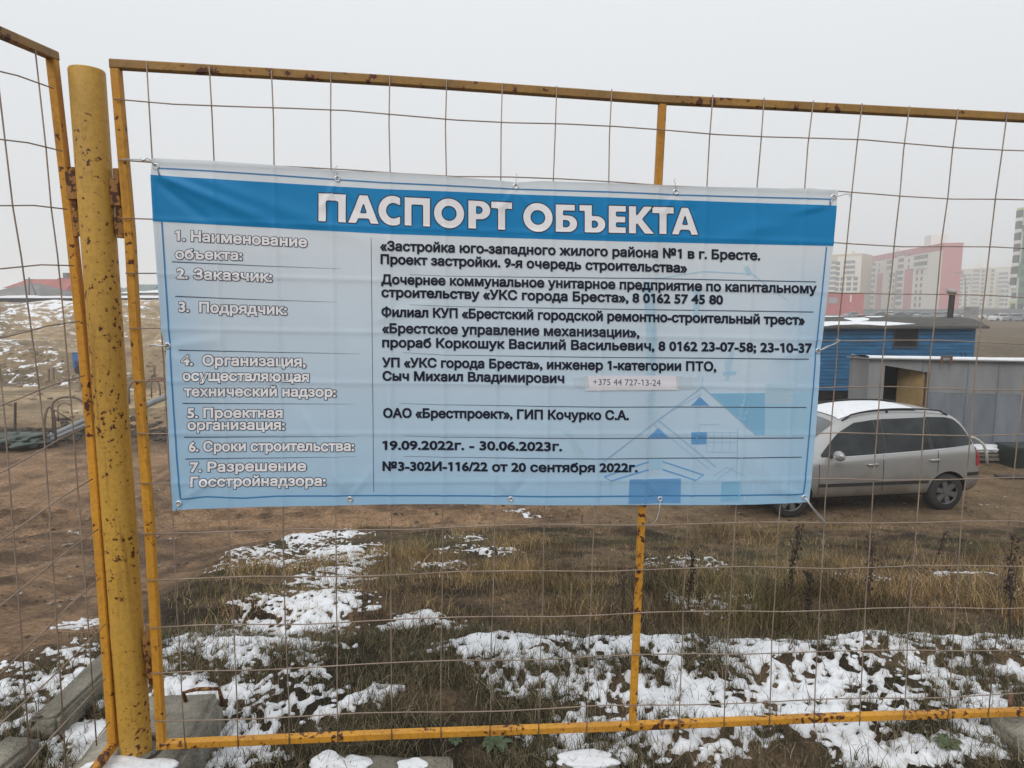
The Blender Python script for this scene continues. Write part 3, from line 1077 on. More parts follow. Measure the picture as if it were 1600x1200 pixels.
def cloth_mat(name, top, bottom=None, transl=0.28, rough=0.5):
    m = bpy.data.materials.new(name)
    m.use_nodes = True
    N, L = m.node_tree.nodes, m.node_tree.links
    b = N['Principled BSDF']
    b.inputs['Roughness'].default_value = rough
    b.inputs['Specular IOR Level'].default_value = 0.25
    t = N.new('ShaderNodeBsdfTranslucent')
    ms = N.new('ShaderNodeMixShader')
    ms.inputs[0].default_value = transl
    if bottom:
        uv = N.new('ShaderNodeUVMap')
        sp = N.new('ShaderNodeSeparateXYZ')
        L.new(uv.outputs[0], sp.inputs[0])
        r = N.new('ShaderNodeValToRGB')
        cr = r.color_ramp
        cr.elements[0].position, cr.elements[0].color = 0.0, (*bottom, 1)
        cr.elements[1].position, cr.elements[1].color = 0.85, (*top, 1)
        e = cr.elements.new(0.1)
        e.color = tuple(0.72 * a + 0.28 * c for a, c in zip(bottom, top)) + (1,)
        e = cr.elements.new(0.45)
        e.color = tuple(0.38 * a + 0.62 * c for a, c in zip(bottom, top)) + (1,)
        L.new(sp.outputs['Y'], r.inputs[0])
        # print is bluer towards the side edges of the sheet
        ab = N.new('ShaderNodeMath'); ab.operation = 'SUBTRACT'; L.new(sp.outputs['X'], ab.inputs[0]); ab.inputs[1].default_value = 0.5
        aa = N.new('ShaderNodeMath'); aa.operation = 'ABSOLUTE'; L.new(ab.outputs[0], aa.inputs[0])
        mr = N.new('ShaderNodeMapRange'); mr.interpolation_type = 'SMOOTHSTEP'
        mr.inputs['From Min'].default_value = 0.40; mr.inputs['From Max'].default_value = 0.5
        mr.inputs['To Min'].default_value = 0.0; mr.inputs['To Max'].default_value = 0.55
        L.new(aa.outputs[0], mr.inputs['Value'])
        yy = N.new('ShaderNodeMapRange'); yy.inputs['From Min'].default_value = 0.80; yy.inputs['From Max'].default_value = 0.6
        L.new(sp.outputs['Y'], yy.inputs['Value'])
        mm = N.new('ShaderNodeMath'); mm.operation = 'MULTIPLY'; L.new(mr.outputs[0], mm.inputs[0]); L.new(yy.outputs[0], mm.inputs[1])
        mx = N.new('ShaderNodeMixRGB')
        L.new(mm.outputs[0], mx.inputs[0])
        L.new(r.outputs[0], mx.inputs[1])
        mx.inputs[2].default_value = (*bottom, 1)
        L.new(mx.outputs[0], b.inputs['Base Color'])
        L.new(mx.outputs[0], t.inputs[0])
    else:
        b.inputs['Base Color'].default_value = (*top, 1)
        t.inputs[0].default_value = (*top, 1)
    tc = N.new('ShaderNodeTexCoord')
    n = N.new('ShaderNodeTexNoise')
    n.inputs['Scale'].default_value = 7
    n.inputs['Detail'].default_value = 3
    L.new(tc.outputs['Object'], n.inputs['Vector'])
    bp = N.new('ShaderNodeBump')
    bp.inputs['Strength'].default_value = 0.25
    bp.inputs['Distance'].default_value = 0.01
    L.new(n.outputs['Fac'], bp.inputs['Height'])
    L.new(bp.outputs[0], b.inputs['Normal'])
    L.new(b.outputs[0], ms.inputs[1])
    L.new(t.outputs[0], ms.inputs[2])
    L.new(ms.outputs[0], N['Material Output'].inputs['Surface'])
    return m


C_TOP, C_BOT = (0.72, 0.77, 0.81), (0.32, 0.54, 0.74)
M_cloth = cloth_mat('banner_cloth', C_TOP, C_BOT)
M_band = cloth_mat('blue_print', (0.012, 0.235, 0.52), transl=0.15)
M_ink = cloth_mat('navy_print', (0.012, 0.014, 0.03), transl=0.0)
M_white = cloth_mat('white_print', (0.88, 0.86, 0.88), transl=0.1)
M_outl = cloth_mat('dark_outline_print', (0.035, 0.045, 0.075), transl=0.0)
M_line = cloth_mat('grey_line_print', (0.06, 0.09, 0.14), transl=0.0)
M_bline = cloth_mat('blue_line_print', (0.05, 0.2, 0.42), transl=0.0)
M_h1 = cloth_mat('cyan_print', (0.28, 0.55, 0.75))
M_h2 = cloth_mat('deep_blue_print', (0.17, 0.39, 0.67))
M_h3 = cloth_mat('pale_cyan_print', (0.42, 0.65, 0.80))
M_h4 = cloth_mat('sketch_line_print', (0.36, 0.54, 0.69))
M_h5 = cloth_mat('faint_print', (0.50, 0.67, 0.78))

cloth = mb.build('cloth', M_cloth, banner, smooth=True)
uvl = cloth.data.uv_layers.new(name='UVMap')
for poly in cloth.data.polygons:
    for li in poly.loop_indices:
        k = cloth.data.loops[li].vertex_index
        uvl.data[li].uv = ((k % (nu + 1)) / nu, 1 - (k // (nu + 1)) / nv)


def quadprint(name, corners, m, eps, nx=2, ny=2, parent=None):
    """a printed patch: corners TL, TR, BR, BL in photograph spots, laid on the cloth"""
    a, b, c, d = [np.array(k, float) for k in corners]
    pts = []
    for j in range(ny + 1):
        v = j / ny
        for i in range(nx + 1):
            u = i / nx
            pts.append((a * (1 - u) + b * u) * (1 - v) + (d * (1 - u) + c * u) * v)
    P = mapped(pts, eps)
    mb = MB()
    mb.add(P, [(j * (nx + 1) + i, (j + 1) * (nx + 1) + i, (j + 1) * (nx + 1) + i + 1, j * (nx + 1) + i + 1) for j in range(ny) for i in range(nx)])
    return mb.build(name, m, parent or banner, smooth=True)


def lineprint(mb, pts, w, eps, n=24, mi=0, fade=None):
    """a thin printed line along photograph spots"""
    P = np.array(pts, float)
    seg = np.r_[0, np.cumsum(np.hypot(*np.diff(P, axis=0).T))]
    tt = np.linspace(0, seg[-1], max(2, n, int(seg[-1] / 4)))
    X, Y = np.interp(tt, seg, P[:, 0]), np.interp(tt, seg, P[:, 1])
    dx, dy = np.gradient(X), np.gradient(Y)
    L = np.hypot(dx, dy)
    nx, ny = -dy / L, dx / L
    ww = np.full(len(tt), w)
    if fade == 'right': ww = w * np.interp(tt / seg[-1], [0, 0.35, 1], [1, 0.7, 0.15])
    if fade == 'left': ww = w * np.interp(tt / seg[-1], [0, 0.4, 1], [0.25, 0.75, 1])
    a = np.stack([X - nx * ww / 2, Y - ny * ww / 2], 1)
    b = np.stack([X + nx * ww / 2, Y + ny * ww / 2], 1)
    V = mapped(np.concatenate([a, b]), eps)
    k = len(tt)
    mb.add(V, [(i, k + i, k + i + 1, i + 1) for i in range(k - 1)], mi)


# blue title band (follows both side edges)
band = []
for j in range(31):
    v = j / 30
    row = []
    lx, rx = np.interp(v, [0, 1], [234.9, 239.3]), np.interp(v, [0, 1], [1306.6, 1300.8])
    for i in range(401):
        u = i / 400
        x = lx + (rx - lx) * u
        y0 = np.interp(x, [234, 300, 600, 960, 1307], [272.7, 278, 295.5, 309, 321.5])
        y1 = np.interp(x, [239, 496, 600, 960, 1301], [345.7, 360, 365.5, 377, 384.5])
        row.append((x, y0 + (y1 - y0) * v))
    band.append(row)
P = mapped([q_ for r_ in band for q_ in r_], 0.0006)
mb = MB()
mb.add(P, [(j * 401 + i, (j + 1) * 401 + i, (j + 1) * 401 + i + 1, j * 401 + i + 1) for j in range(30) for i in range(400)])
mb.build('title_band', M_band, banner, smooth=True)

# thin blue border line and the dark ruling lines
mb = MB()
lineprint(mb, [(247.5, 262.6), (430, 274), (600, 285.5), (790, 294.5), (960, 300.5), (1056, 304.5), (1297, 311.5)], 2.2, 0.0009, 120)
lineprint(mb, [(244, 262), (249.5, 274)], 2.4, 0.0009, 4)
lineprint(mb, [(1297, 311), (1295.5, 320)], 2.0, 0.0009, 4)
lineprint(mb, [(253, 346), (264.5, 520), (273, 660), (282, 780)], 2.6, 0.0009, 60)
lineprint(mb, [(282, 780), (322, 776), (380, 778.6), (435, 775), (580, 774), (700, 775), (860, 775.3), (1000, 775.5), (1130, 774), (1256, 772)], 2.2, 0.0009, 120)
lineprint(mb, [(1256, 772), (1266, 650), (1275, 541), (1290, 386)], 2.2, 0.0009, 60)
mb.build('border_line', M_bline, banner)
mb = MB()
for (a, b) in [((269, 409), (533, 420)), ((274, 463), (526, 472)), ((279.5, 547), (563, 552.6)), ((285.6, 630), (554, 631)), ((288, 683), (556, 681)), ((290, 717), (556, 713))]:
    lineprint(mb, [a, ((a[0] + b[0]) / 2, (a[1] + b[1]) / 2 + 0.6), b], 1.7, 0.0009, 30, fade='right')
for pl in [[(640, 429), (699, 431.5), (960, 434.6), (1018, 435), (1274, 440.5)], [(640, 476), (706, 479), (960, 483), (1270, 487.5)], [(630, 551), (694, 555), (960, 558.5), (1263, 561)],
           [(625, 630.5), (692, 632.6), (960, 636), (1259, 636.3)], [(630, 681), (694, 683.2), (960, 685), (1255, 684)], [(630, 713), (692, 714.6), (960, 717), (1252, 714)]]:
    lineprint(mb, pl, 1.6, 0.0009, 60, fade='left')
lineprint(mb, [(580, 372), (582, 560), (584, 768)], 0.8, 0.0009, 30)
mb.build('ruling_line', M_line, banner)

def refine(P, fs, lim=5.0):
    """split the flat triangles of a print until no edge is longer than lim, so that it follows the cloth"""
    P = [tuple(p) for p in P]
    tris = []
    for f in fs:
        for k in range(1, len(f) - 1): tris.append((f[0], f[k], f[k + 1]))
    cache = {}
    def midp(a, b):
        key = (a, b) if a < b else (b, a)
        if key not in cache:
            cache[key] = len(P)
            P.append(((P[a][0] + P[b][0]) / 2, (P[a][1] + P[b][1]) / 2))
        return cache[key]
    out = []
    while tris:
        a, b, c = tris.pop()
        la, lb, lc = math.dist(P[a], P[b]), math.dist(P[b], P[c]), math.dist(P[c], P[a])
        m_ = max(la, lb, lc)
        if m_ <= lim: out.append((a, b, c)); continue
        if la == m_: q = midp(a, b); tris += [(a, q, c), (q, b, c)]
        elif lb == m_: q = midp(b, c); tris += [(b, q, a), (q, c, a)]
        else: q = midp(c, a); tris += [(c, q, b), (q, a, b)]
    return P, out


# printed house drawing in the lower right of the sheet
z6 = lambda x, y: (860 + x / 3.636, 540 + y / 3.636)
def polyprint(mb, pts, eps, mi):
    P = np.array([z6(*q_) for q_ in pts])
    bm = bmesh.new()
    vs = [bm.verts.new((x, y, 0)) for x, y in P]
    bm.faces.new(vs)
    bmesh.ops.triangulate(bm, faces=bm.faces[:])
    bm.verts.index_update()
    q1, f1 = refine([(v.co.x, v.co.y) for v in bm.verts], [[v.index for v in f.verts][::-1] for f in bm.faces], 7.0)
    mb.add(mapped(q1, eps), f1, mi)
    bm.free()
mb = MB()
E1, E2, E3 = 0.0004, 0.0006, 0.0008
polyprint(mb, [(545, -100), (600, -100), (600, 420), (540, 420)], E1, 4)
polyprint(mb, [(60, 470), (120, 480), (215, 660), (170, 660)], E1, 4)
polyprint(mb, [(990, 100), (1030, 20), (1045, 30), (1015, 200), (995, 200)], E1, 4)
polyprint(mb, [(980, 150), (1055, 145), (1055, 165), (980, 170)], E2, 2)
polyprint(mb, [(905, 272), (1480, 262), (1470, 505), (1160, 508)], E1, 2)
polyprint(mb, [(905, 272), (1215, 270), (1215, 505), (1160, 508)], E2, 0)
polyprint(mb, [(1220, 212), (1380, 208), (1372, 330), (1216, 332)], E3, 4)
polyprint(mb, [(850, 290), (905, 342), (798, 342)], E3, 1)
polyprint(mb, [(612, 470), (680, 530), (545, 530)], E3, 1)
polyprint(mb, [(800, 492), (888, 490), (885, 560), (800, 562)], E3, 1)
polyprint(mb, [(450, 760), (742, 755), (740, 895), (444, 900)], E3, 1)
polyprint(mb, [(970, 772), (1075, 768), (1070, 880), (966, 885)], E3, 0)
polyprint(mb, [(570, 640), (640, 640), (640, 705), (570, 705)], E2, 2)
def zl(pts, w=1.3, mi=3, n=14): lineprint(mb, [z6(*q_) for q_ in pts], w, E3, n, mi)
zl([(300, 660), (620, 420), (865, 235), (1165, 505)], 2.0, 3, 60)
zl([(330, 640), (640, 400), (860, 275)], 1.2)
zl([(615, 425), (940, 690)], 2.2)
zl([(590, 450), (900, 700)], 1.2)
zl([(860, 240), (868, 180)], 1.0)
zl([(305, 745), (560, 660)], 2.0, 1)
zl([(345, 768), (560, 705)], 2.2, 1)
zl([(305, 745), (345, 768)], 1.4, 1)
zl([(640, 660), (870, 735)], 2.0, 1)
zl([(640, 705), (825, 765)], 2.2, 1)
zl([(870, 735), (825, 765)], 1.4, 1)
for xx in (890, 930, 975, 1020, 1062): zl([(xx, 492), (xx - 4, 605)], 1.0)
for yy in (492, 548, 605): zl([(886, yy), (1062, yy)], 1.0)
zl([(1062, 470), (1055, 760)], 0.9)
zl([(925, 740), (1000, 690)], 1.2)
zl([(945, 760), (1040, 690)], 1.2)
zl([(1000, 690), (1110, 745)], 1.2)
zl([(850, 450), (840, 500)], 0.9); zl([(850, 450), (960, 446)], 0.9)
for xx in (285, 345): zl([(xx, 770), (xx - 6, 890)], 0.9, 3)
zl([(280, 790), (350, 790)], 0.9, 3)
zl([(750, 800), (960, 800)], 0.8, 4); zl([(1080, 600), (1100, 880)], 1.0, 4)
for xx in range(1100, 1440, 55): zl([(xx, 640), (xx - 10, 830)], 0.7, 4)
lineprint(mb, [(1020, 436), (1100, 424), (1175, 428), (1230, 470)], 2.2, E2, 30, 4)
for o_x in (-6, -2, 2, 6): lineprint(mb, [(1012 + o_x, 440), (1020 + o_x, 540)], 4, E1, 20, 4)
lineprint(mb, [(1090, 450), (1088, 500)], 10, E1, 12, 4)
lineprint(mb, [(1165, 416), (1172, 430)], 8, E1, 5, 4)
mb.build('house_drawing', [M_h1, M_h2, M_h3, M_h4, M_h5], banner)


# ---- lettering


from mathutils.geometry import delaunay_2d_cdt


def nonzero_fill(loops):
    """fills outlines that overlap themselves or each other (non-zero winding); returns points, triangles, outer edges"""
    pts, edges, seg = [], [], []
    for lp_ in loops:
        k, n = len(pts), len(lp_)
        pts += [Vector(p) for p in lp_]
        edges += [(k + a, k + (a + 1) % n) for a in range(n)]
        seg += [(*lp_[a], *lp_[(a + 1) % n]) for a in range(n)]
    V, E_, T, *_ = delaunay_2d_cdt(pts, edges, [], 0, 1e-6)
    co = np.array([(v.x, v.y) for v in V])
    T = [t for t in T if len(t) == 3]
    c = co[np.array(T)].mean(axis=1)
    x0, y0, x1, y1 = np.array(seg).T
    px, py = c[:, :1], c[:, 1:]
    cross = (x1 - x0) * (py - y0) - (px - x0) * (y1 - y0)
    wn = (((y0 <= py) & (y1 > py) & (cross > 0)).sum(1) - ((y0 > py) & (y1 <= py) & (cross < 0)).sum(1))
    tri = [tuple(t) for t, w in zip(T, wn) if w != 0]
    cnt = {}
    for t in tri:
        for a in range(3):
            e = (t[a], t[(a + 1) % 3])
            key = (min(e), max(e))
            cnt[key] = cnt.get(key, 0) + 1
    out = []
    for t in tri:
        p = [co[q] for q in t]
        ar = (p[1][0] - p[0][0]) * (p[2][1] - p[0][1]) - (p[2][0] - p[0][0]) * (p[1][1] - p[0][1])
        out.append(t if ar > 0 else t[::-1])
    return co, out, [e for e, n in cnt.items() if n == 1]


def text_geo(body):
    cu = bpy.data.curves.new('lettering_curve', 'FONT')
    cu.body = body
    cu.size = 1.0
    cu.fill_mode = 'NONE'
    cu.resolution_u = 3
    o = bpy.data.objects.new('lettering_curve', cu)
    COL.objects.link(o)
    bpy.context.view_layer.update()
    me = bpy.data.meshes.new_from_object(o.evaluated_get(bpy.context.evaluated_depsgraph_get()))
    P = [tuple(v.co[:2]) for v in me.vertices]
    nx = {}
    for e in me.edges:
        a, b = e.vertices
        nx.setdefault(a, []).append(b)
        nx.setdefault(b, []).append(a)
    bpy.data.objects.remove(o)
    bpy.data.curves.remove(cu)
    bpy.data.meshes.remove(me)
    loops, seen = [], set()
    for a in range(len(P)):
        if a in seen or a not in nx: continue
        lp_, prev, cur = [a], None, a
        seen.add(a)
        first = min(nx[a])                    # outlines are stored in order: walk upwards through the vertices
        cur = a + 1 if (a + 1) in nx[a] else first
        prev = a
        while cur != a:
            lp_.append(cur)
            seen.add(cur)
            n_ = [q for q in nx[cur] if q != prev]
            prev, cur = cur, (n_[0] if n_ else a)
        loops.append([P[q] for q in lp_])
    # the numeral one gets its flag
    if '1' in body:
        ext = [(min(p[0] for p in l), max(p[0] for p in l), min(p[1] for p in l), max(p[1] for p in l)) for l in loops]
        for k, l in enumerate(loops):
            x0, x1, y0, y1 = ext[k]
            if len(l) == 4 and y1 - y0 > .66 and x1 - x0 < .11 and not any(q != k and e[1] > x0 - .03 and e[0] < x1 + .03 for q, e in enumerate(ext)):
                sh = .035
                loops[k] = [(x0 + sh, y0), (x0 + sh, y1 - .15), (x0 - .10, y1 - .15), (x0 - .10, y1 - .07), (x0 + sh + .01, y1), (x1 + sh, y1), (x1 + sh, y0)]
    return nonzero_fill(loops)


def stroke(P, ed, w):
    """thickens a printed outline: one short bar along every outline edge"""
    P = np.asarray(P, float)
    V, Fs = [], []
    for a, b in ed:
        p, q = P[a], P[b]
        L = math.hypot(*(q - p))
        if L < 1e-6: continue
        d = (q - p) / L
        n = np.array([-d[1], d[0]]) * w / 2
        e = d * w * .38
        k = len(V)
        V += [p - e - n, q + e - n, q + e + n, p - e + n]
        Fs.append((k, k + 3, k + 2, k + 1))
    return V, Fs


def text_on(body, p0, p1, cap, m, weight=0.9, eps=0.0012, outline=None, put=None, parent=None):
    """one line of lettering on the cloth between two photograph spots of its baseline; cap = height of capitals"""
    co, fs, ed = text_geo(body)
    x0, x1 = co[:, 0].min(), co[:, 0].max()
    p0, p1 = np.array(p0, float), np.array(p1, float)
    d = p1 - p0
    k = cap / 0.727
    t = (co[:, 0] - x0) / (x1 - x0)
    P = p0 + t[:, None] * d
    P[:, 1] -= co[:, 1] * k
    def lay(mb, P, fs, ed, w, e0):
        q1, f1 = refine(P, fs)
        mb.add(mapped(q1, e0), f1)
        if w:
            q2, f2 = stroke(P, ed, w)
            lv = np.repeat((np.arange(len(f2)) % 7) * 0.00003, 4)
            mb.add(mapped(q2, e0 + 0.00006 + lv), f2)
    if outline:
        mb = MB()
        lay(mb, P, fs, ed, outline, eps)
        o_ = mb.build('lettering', M_outl, parent or banner)
        mb2 = MB()
        lay(mb2, P, fs, ed, weight, eps + 0.0006)
        mb2.build('letter_fill', m, o_)
        return o_
    mb = MB()
    lay(mb, P, fs, ed, weight, eps)
    return mb.build('lettering', m, parent or banner)


for body, a, b, cap in [
    ('«Застройка юго-западного жилого района №1 в г. Бресте.', (595, 391.2), (1186.5, 406.3), 14.3),
    ('Проект застройки. 9-я очередь строительства»', (595.5, 412), (1073, 425.5), 14.3),
    ('Дочернее коммунальное унитарное предприятие по капитальному', (596.6, 443.3), (1273.7, 458), 14.3),
    ('строительству «УКС города Бреста», 8 0162 57 45 80', (597, 463.6), (1129, 475.3), 14.3),
    ('Филиал КУП «Брестский городской ремонтно-строительный трест»', (597, 494.3), (1255.5, 507), 14.3),
    ('«Брестское управление механизации»,', (598, 519.6), (998, 526.5), 14.3),
    ('прораб Коркошук Василий Васильевич, 8 0162 23-07-58; 23-10-37', (598, 542), (1267, 550.5), 14.3),
    ('УП «УКС города Бреста», инженер 1-категории ПТО,', (598, 573), (1118.5, 579.5), 14),
    ('Сыч Михаил Владимирович', (598.5, 594), (880.5, 597.7), 14),
    ('ОАО «Брестпроект», ГИП Кочурко С.А.', (599.5, 652), (981.6, 655.5), 14),
    ('19.09.2022г. - 30.06.2023г.', (598.5, 702), (877, 703.6), 13.6),
    ('№3-302И-116/22 от 20 сентября 2022г.', (598.5, 734.8), (995.6, 737.2), 13.6)]:
    text_on(body, a, b, cap, M_ink, 1.6, 0.0019)
for body, a, b, cap in [
    ('1. Наименование', (275, 375.3), (479, 385.6), 15.5), ('объекта:', (275, 404), (378, 406), 15),
    ('2. Заказчик:', (277, 434.5), (424.5, 440), 15.5), ('3.  Подрядчик:', (280.5, 486.5), (447.5, 491.5), 15.5),
    ('4.  Организация,', (284.5, 570), (477, 572.5), 15.5), ('осуществляющая', (287, 594), (482, 596), 15), ('технический надзор:', (289, 618.5), (524.5, 619.5), 15),
    ('5. Проектная', (294, 652.4), (441, 652.4), 15), ('организация:', (294, 671), (444.5, 671), 15),
    ('6. Сроки строительства:', (296, 705), (553, 703.7), 15), ('7. Разрешение', (298, 737), (478, 735), 15), ('Госстройнадзора:', (299, 760), (508.5, 758), 15)]:
    text_on(body, a, b, cap, M_white, 1.5, 0.0010, outline=3.6)

# the title in heavy geometric capitals, each letter drawn from its own outline
def arc(cx, cy, rx, ry, a0, a1, n=18):
    return [(cx + rx * math.cos(math.radians(a0 + (a1 - a0) * k / n)), cy + ry * math.sin(math.radians(a0 + (a1 - a0) * k / n))) for k in range(n + 1)]
def bowl(x0, x1, y0, y1, n=14):               # D-shaped outline, flat on the left
    r = (y1 - y0) / 2
    rx = min(r, x1 - x0)
    return [(x0, y0)] + arc(x1 - rx, (y0 + y1) / 2, rx, r, -90, 90, n) + [(x0, y1)]
GL = {
    'П': (.94, [[(0, 0), (0, 1), (.94, 1), (.94, 0), (.66, 0), (.66, .73), (.28, .73), (.28, 0)]]),
    'А': (1.0, [[(0, 0), (.37, 1), (.65, 1), (1.02, 0), (.73, 0), (.675, .17), (.345, .17), (.29, 0)], [(.42, .38), (.60, .38), (.51, .68)]]),
    'С': (.82, [arc(.53, .5, .53, .53, 62, 298, 26) + [(.78, .31)] + arc(.56, .5, .26, .26, 312, 48, 18) [0:0] + arc(.55, .5, .26, .27, 300, 60, 18)]),
    'О': (1.06, [arc(.53, .5, .53, .53, 0, 360, 36)[:-1], arc(.53, .5, .24, .24, 0, 360, 28)[:-1]]),
    'Р': (.74, [[(0, 0), (.28, 0), (.28, .33)] + bowl(.28, .74, .33, 1.0)[1:] + [(0, 1)], bowl(.28, .46, .55, .78, 8)]),
    'Т': (.76, [[(.24, 0), (.24, .74), (0, .74), (0, 1), (.76, 1), (.76, .74), (.52, .74), (.52, 0)]]),
    'Б': (.76, [bowl(0, .76, 0, .62)[:-1] + [(.28, .62), (.28, .76), (.68, .76), (.68, 1), (0, 1)], bowl(.28, .48, .2, .42, 8)]),
    'Ъ': (.92, [[(.18, 0)] + bowl(.46, .92, 0, .62)[1:] + [(.46, .62), (.46, 1), (0, 1), (0, .76), (.18, .76)], bowl(.46, .64, .2, .42, 8)]),
    'Е': (.62, [[(0, 0), (.62, 0), (.62, .24), (.28, .24), (.28, .38), (.60, .38), (.60, .62), (.28, .62), (.28, .76), (.62, .76), (.62, 1), (0, 1)]]),
    'К': (.92, [[(0, 0), (.28, 0), (.28, .36), (.29, .37), (.56, 0), (.92, 0), (.49, .53), (.87, 1), (.52, 1), (.29, .67), (.28, .66), (.28, 1), (0, 1)]]),
}
# C: outer arc, then back along the inner arc
_o = arc(.53, .5, .53, .53, 58, 302, 26)
_i = arc(.53, .5, .25, .25, 305, 55, 20)
GL['С'] = (.81, [_o + [(.81, .22)] + _i + [(.81, .78)]])
GL['С'] = (.81, [_o + [(.81, .05), (.81, .33)] + arc(.56, .5, .25, .25, 300, 60, 18) + [(.81, .67), (.81, .95)]])


def glyph_geo(ch, offset):
    adv, loops = GL[ch]
    cu = bpy.data.curves.new('title_curve', 'CURVE')
    cu.dimensions = '2D'
    cu.fill_mode = 'BOTH'
    for lp_ in loops:
        sp = cu.splines.new('POLY')
        sp.points.add(len(lp_) - 1)
        for k, (x, y) in enumerate(lp_): sp.points[k].co = (x, y, 0, 1)
        sp.use_cyclic_u = True
    cu.offset = 0.0
    o = bpy.data.objects.new('title_curve', cu)
    COL.objects.link(o)
    bpy.context.view_layer.update()
    me = bpy.data.meshes.new_from_object(o.evaluated_get(bpy.context.evaluated_depsgraph_get()))
    V = np.array([v.co[:2] for v in me.vertices], float)
    fs = [tuple(p.vertices) for p in me.polygons]
    bpy.data.objects.remove(o)
    bpy.data.curves.remove(cu)
    return V, fs, loops, adv


title = [('П', 497, 541), ('А', 543, 592), ('С', 590.5, 626), ('П', 631.5, 672.6), ('О', 677.3, 726), ('Р', 731, 767), ('Т', 766.8, 801), ('О', 817, 864), ('Б', 867.5, 902.5), ('Ъ', 904.6, 946), ('Е', 949.8, 978), ('К', 981.3, 1023), ('Т', 1018, 1053), ('А', 1048.5, 1091)]
bt = lambda x: np.interp(x, [497, 670, 860, 1091], [346.2, 354.8, 362.6, 367.6])
tt_ = lambda x: np.interp(x, [497, 670, 860, 1091], [301, 309.3, 318.4, 324.4])
t_out, t_fill = MB(), MB()
for ch, xa, xb in title:
    Vg, fs, loops, adv = glyph_geo(ch, 0)
    sx = (xb - xa) / adv
    def pl(P):
        P = np.asarray(P, float)
        out = []
        for gx, gy in P:
            x = xa + gx * sx - gy * 0.0
            y = bt(x) + (tt_(x) - bt(x)) * gy
            out.append((x, y))
        return out
    q1, f1 = refine(pl(Vg), fs)
    t_fill.add(mapped(q1, 0.0011), f1)
    for lp_ in loops:
        q_ = pl(lp_ + [lp_[0]])
        lineprint(t_out, q_, 1.7, 0.0014, len(q_) * 6)
tl_ = t_fill.build('title_lettering', M_white, banner)
t_out.build('letter_outline', M_outl, tl_)

# eyelets and tie wires
M_eye = mat('eyelet_metal', (0.72, 0.73, 0.74), 0.35, 0.7)
M_sky_disc = mat('eyelet_sky_disc', (0.80, 0.82, 0.84), 0.8)  # bright sky seen through the top eyelets, painted on solid discs
M_grey_disc = mat('eyelet_grey_disc', (0.33, 0.34, 0.36), 0.8)  # same solid disc in grey for the other eyelets
for k, (ex, ey) in enumerate(EYE):
    c = bn(ex, ey, 0.002)
    mb = MB()
    ring = [c + (FU * math.cos(2 * PI * i / 18) + FV * math.sin(2 * PI * i / 18)) * 0.0068 for i in range(19)]
    mb.tube(ring, 0.0024, 8, cap=False)
    e = mb.build('eyelet', M_eye, banner, smooth=True)
    mb = MB()
    mb.add([c - FN * 0.0012 + (FU * math.cos(2 * PI * i / 18) + FV * math.sin(2 * PI * i / 18)) * 0.0062 for i in range(18)], [tuple(range(18))])
    mb.build('hole_disc', M_sky_disc if k < 5 else M_grey_disc, e)


def tie(px, parent=banner, r=0.0016, n=None):
    mb = MB()
    pts = [on_plane(x, y, BOFF + 0.004 + 0.004 * (i % 2)) for i, (x, y) in enumerate(px)]
    mb.tube(pts, r, 6)
    return mb.build('tie_wire', M_tie, parent, smooth=True)


tie([(243, 259), (236, 252), (228, 251), (219, 249.5), (205, 249), (190, 249)])
tie([(243, 259), (246, 268), (249, 275)], r=0.0012)
tie([(236, 251), (230, 247), (223, 252), (219, 247)])
tie([(527, 279), (526, 270), (523, 263), (528, 259)], r=0.001)
tie([(806, 291), (806, 283), (808, 276), (806, 270)], r=0.001)
tie([(1056, 300), (1056, 290), (1053, 281), (1057, 279)], r=0.001)
tie([(1302, 308), (1312, 306), (1322, 303), (1331, 304), (1327, 308)])
tie([(1302, 308), (1299, 316), (1297, 322)], r=0.0012)
tie([(1278, 548), (1288, 545), (1300, 539), (1312, 532)])
tie([(1278, 550), (1290, 542), (1304, 538), (1313, 531), (1306, 530)])
tie([(1258, 778), (1266, 790), (1276, 803), (1287, 815)])
tie([(1259, 777), (1270, 793), (1281, 805), (1292, 818), (1288, 822)])
tie([(262, 540), (252, 541), (242, 539), (233, 540)], r=0.003)
tie([(279, 787), (275, 798)], r=0.0013)
tie([(547, 780), (551, 796), (552, 840), (553, 1000)][:2], r=0.001)
tie([(1032, 781), (1030, 798), (1026, 812), (1019, 820)], r=0.0013)

# paper strip taped on the banner
paper = thing('paper_strip', 'narrow white paper strip with a phone number taped onto the banner', 'paper strip', bn(914, 600, 0.002))
M_paper = mat('paper', (0.66, 0.65, 0.69), 0.8, 0, 0.05, 20)
M_pink = mat('printer_ink', (0.09, 0.09, 0.11), 0.8)
m = bpy.data.materials.new('clear_tape')
m.use_nodes = True
m.node_tree.nodes['Principled BSDF'].inputs['Base Color'].default_value = (0.6, 0.68, 0.74, 1)
m.node_tree.nodes['Principled BSDF'].inputs['Roughness'].default_value = 0.2
m.node_tree.nodes['Principled BSDF'].inputs['Alpha'].default_value = 0.45
M_tape = m
quadprint('sheet', [(914.5, 586.5), (1062, 587), (1061, 609.5), (914, 610)], M_paper, 0.0028, 40, 6, paper)
quadprint('tape', [(893, 589), (918, 586), (920, 606), (898, 604)], M_tape, 0.0034, 12, 5, paper)
quadprint('tape', [(1056, 587), (1088, 588), (1086, 607), (1057, 607)], M_tape, 0.0034, 12, 5, paper)
o_ = text_on('+375 44 727-13-24', (926, 600.8), (1032, 602.6), 9.8, M_pink, 0.0, 0.0033, parent=paper)

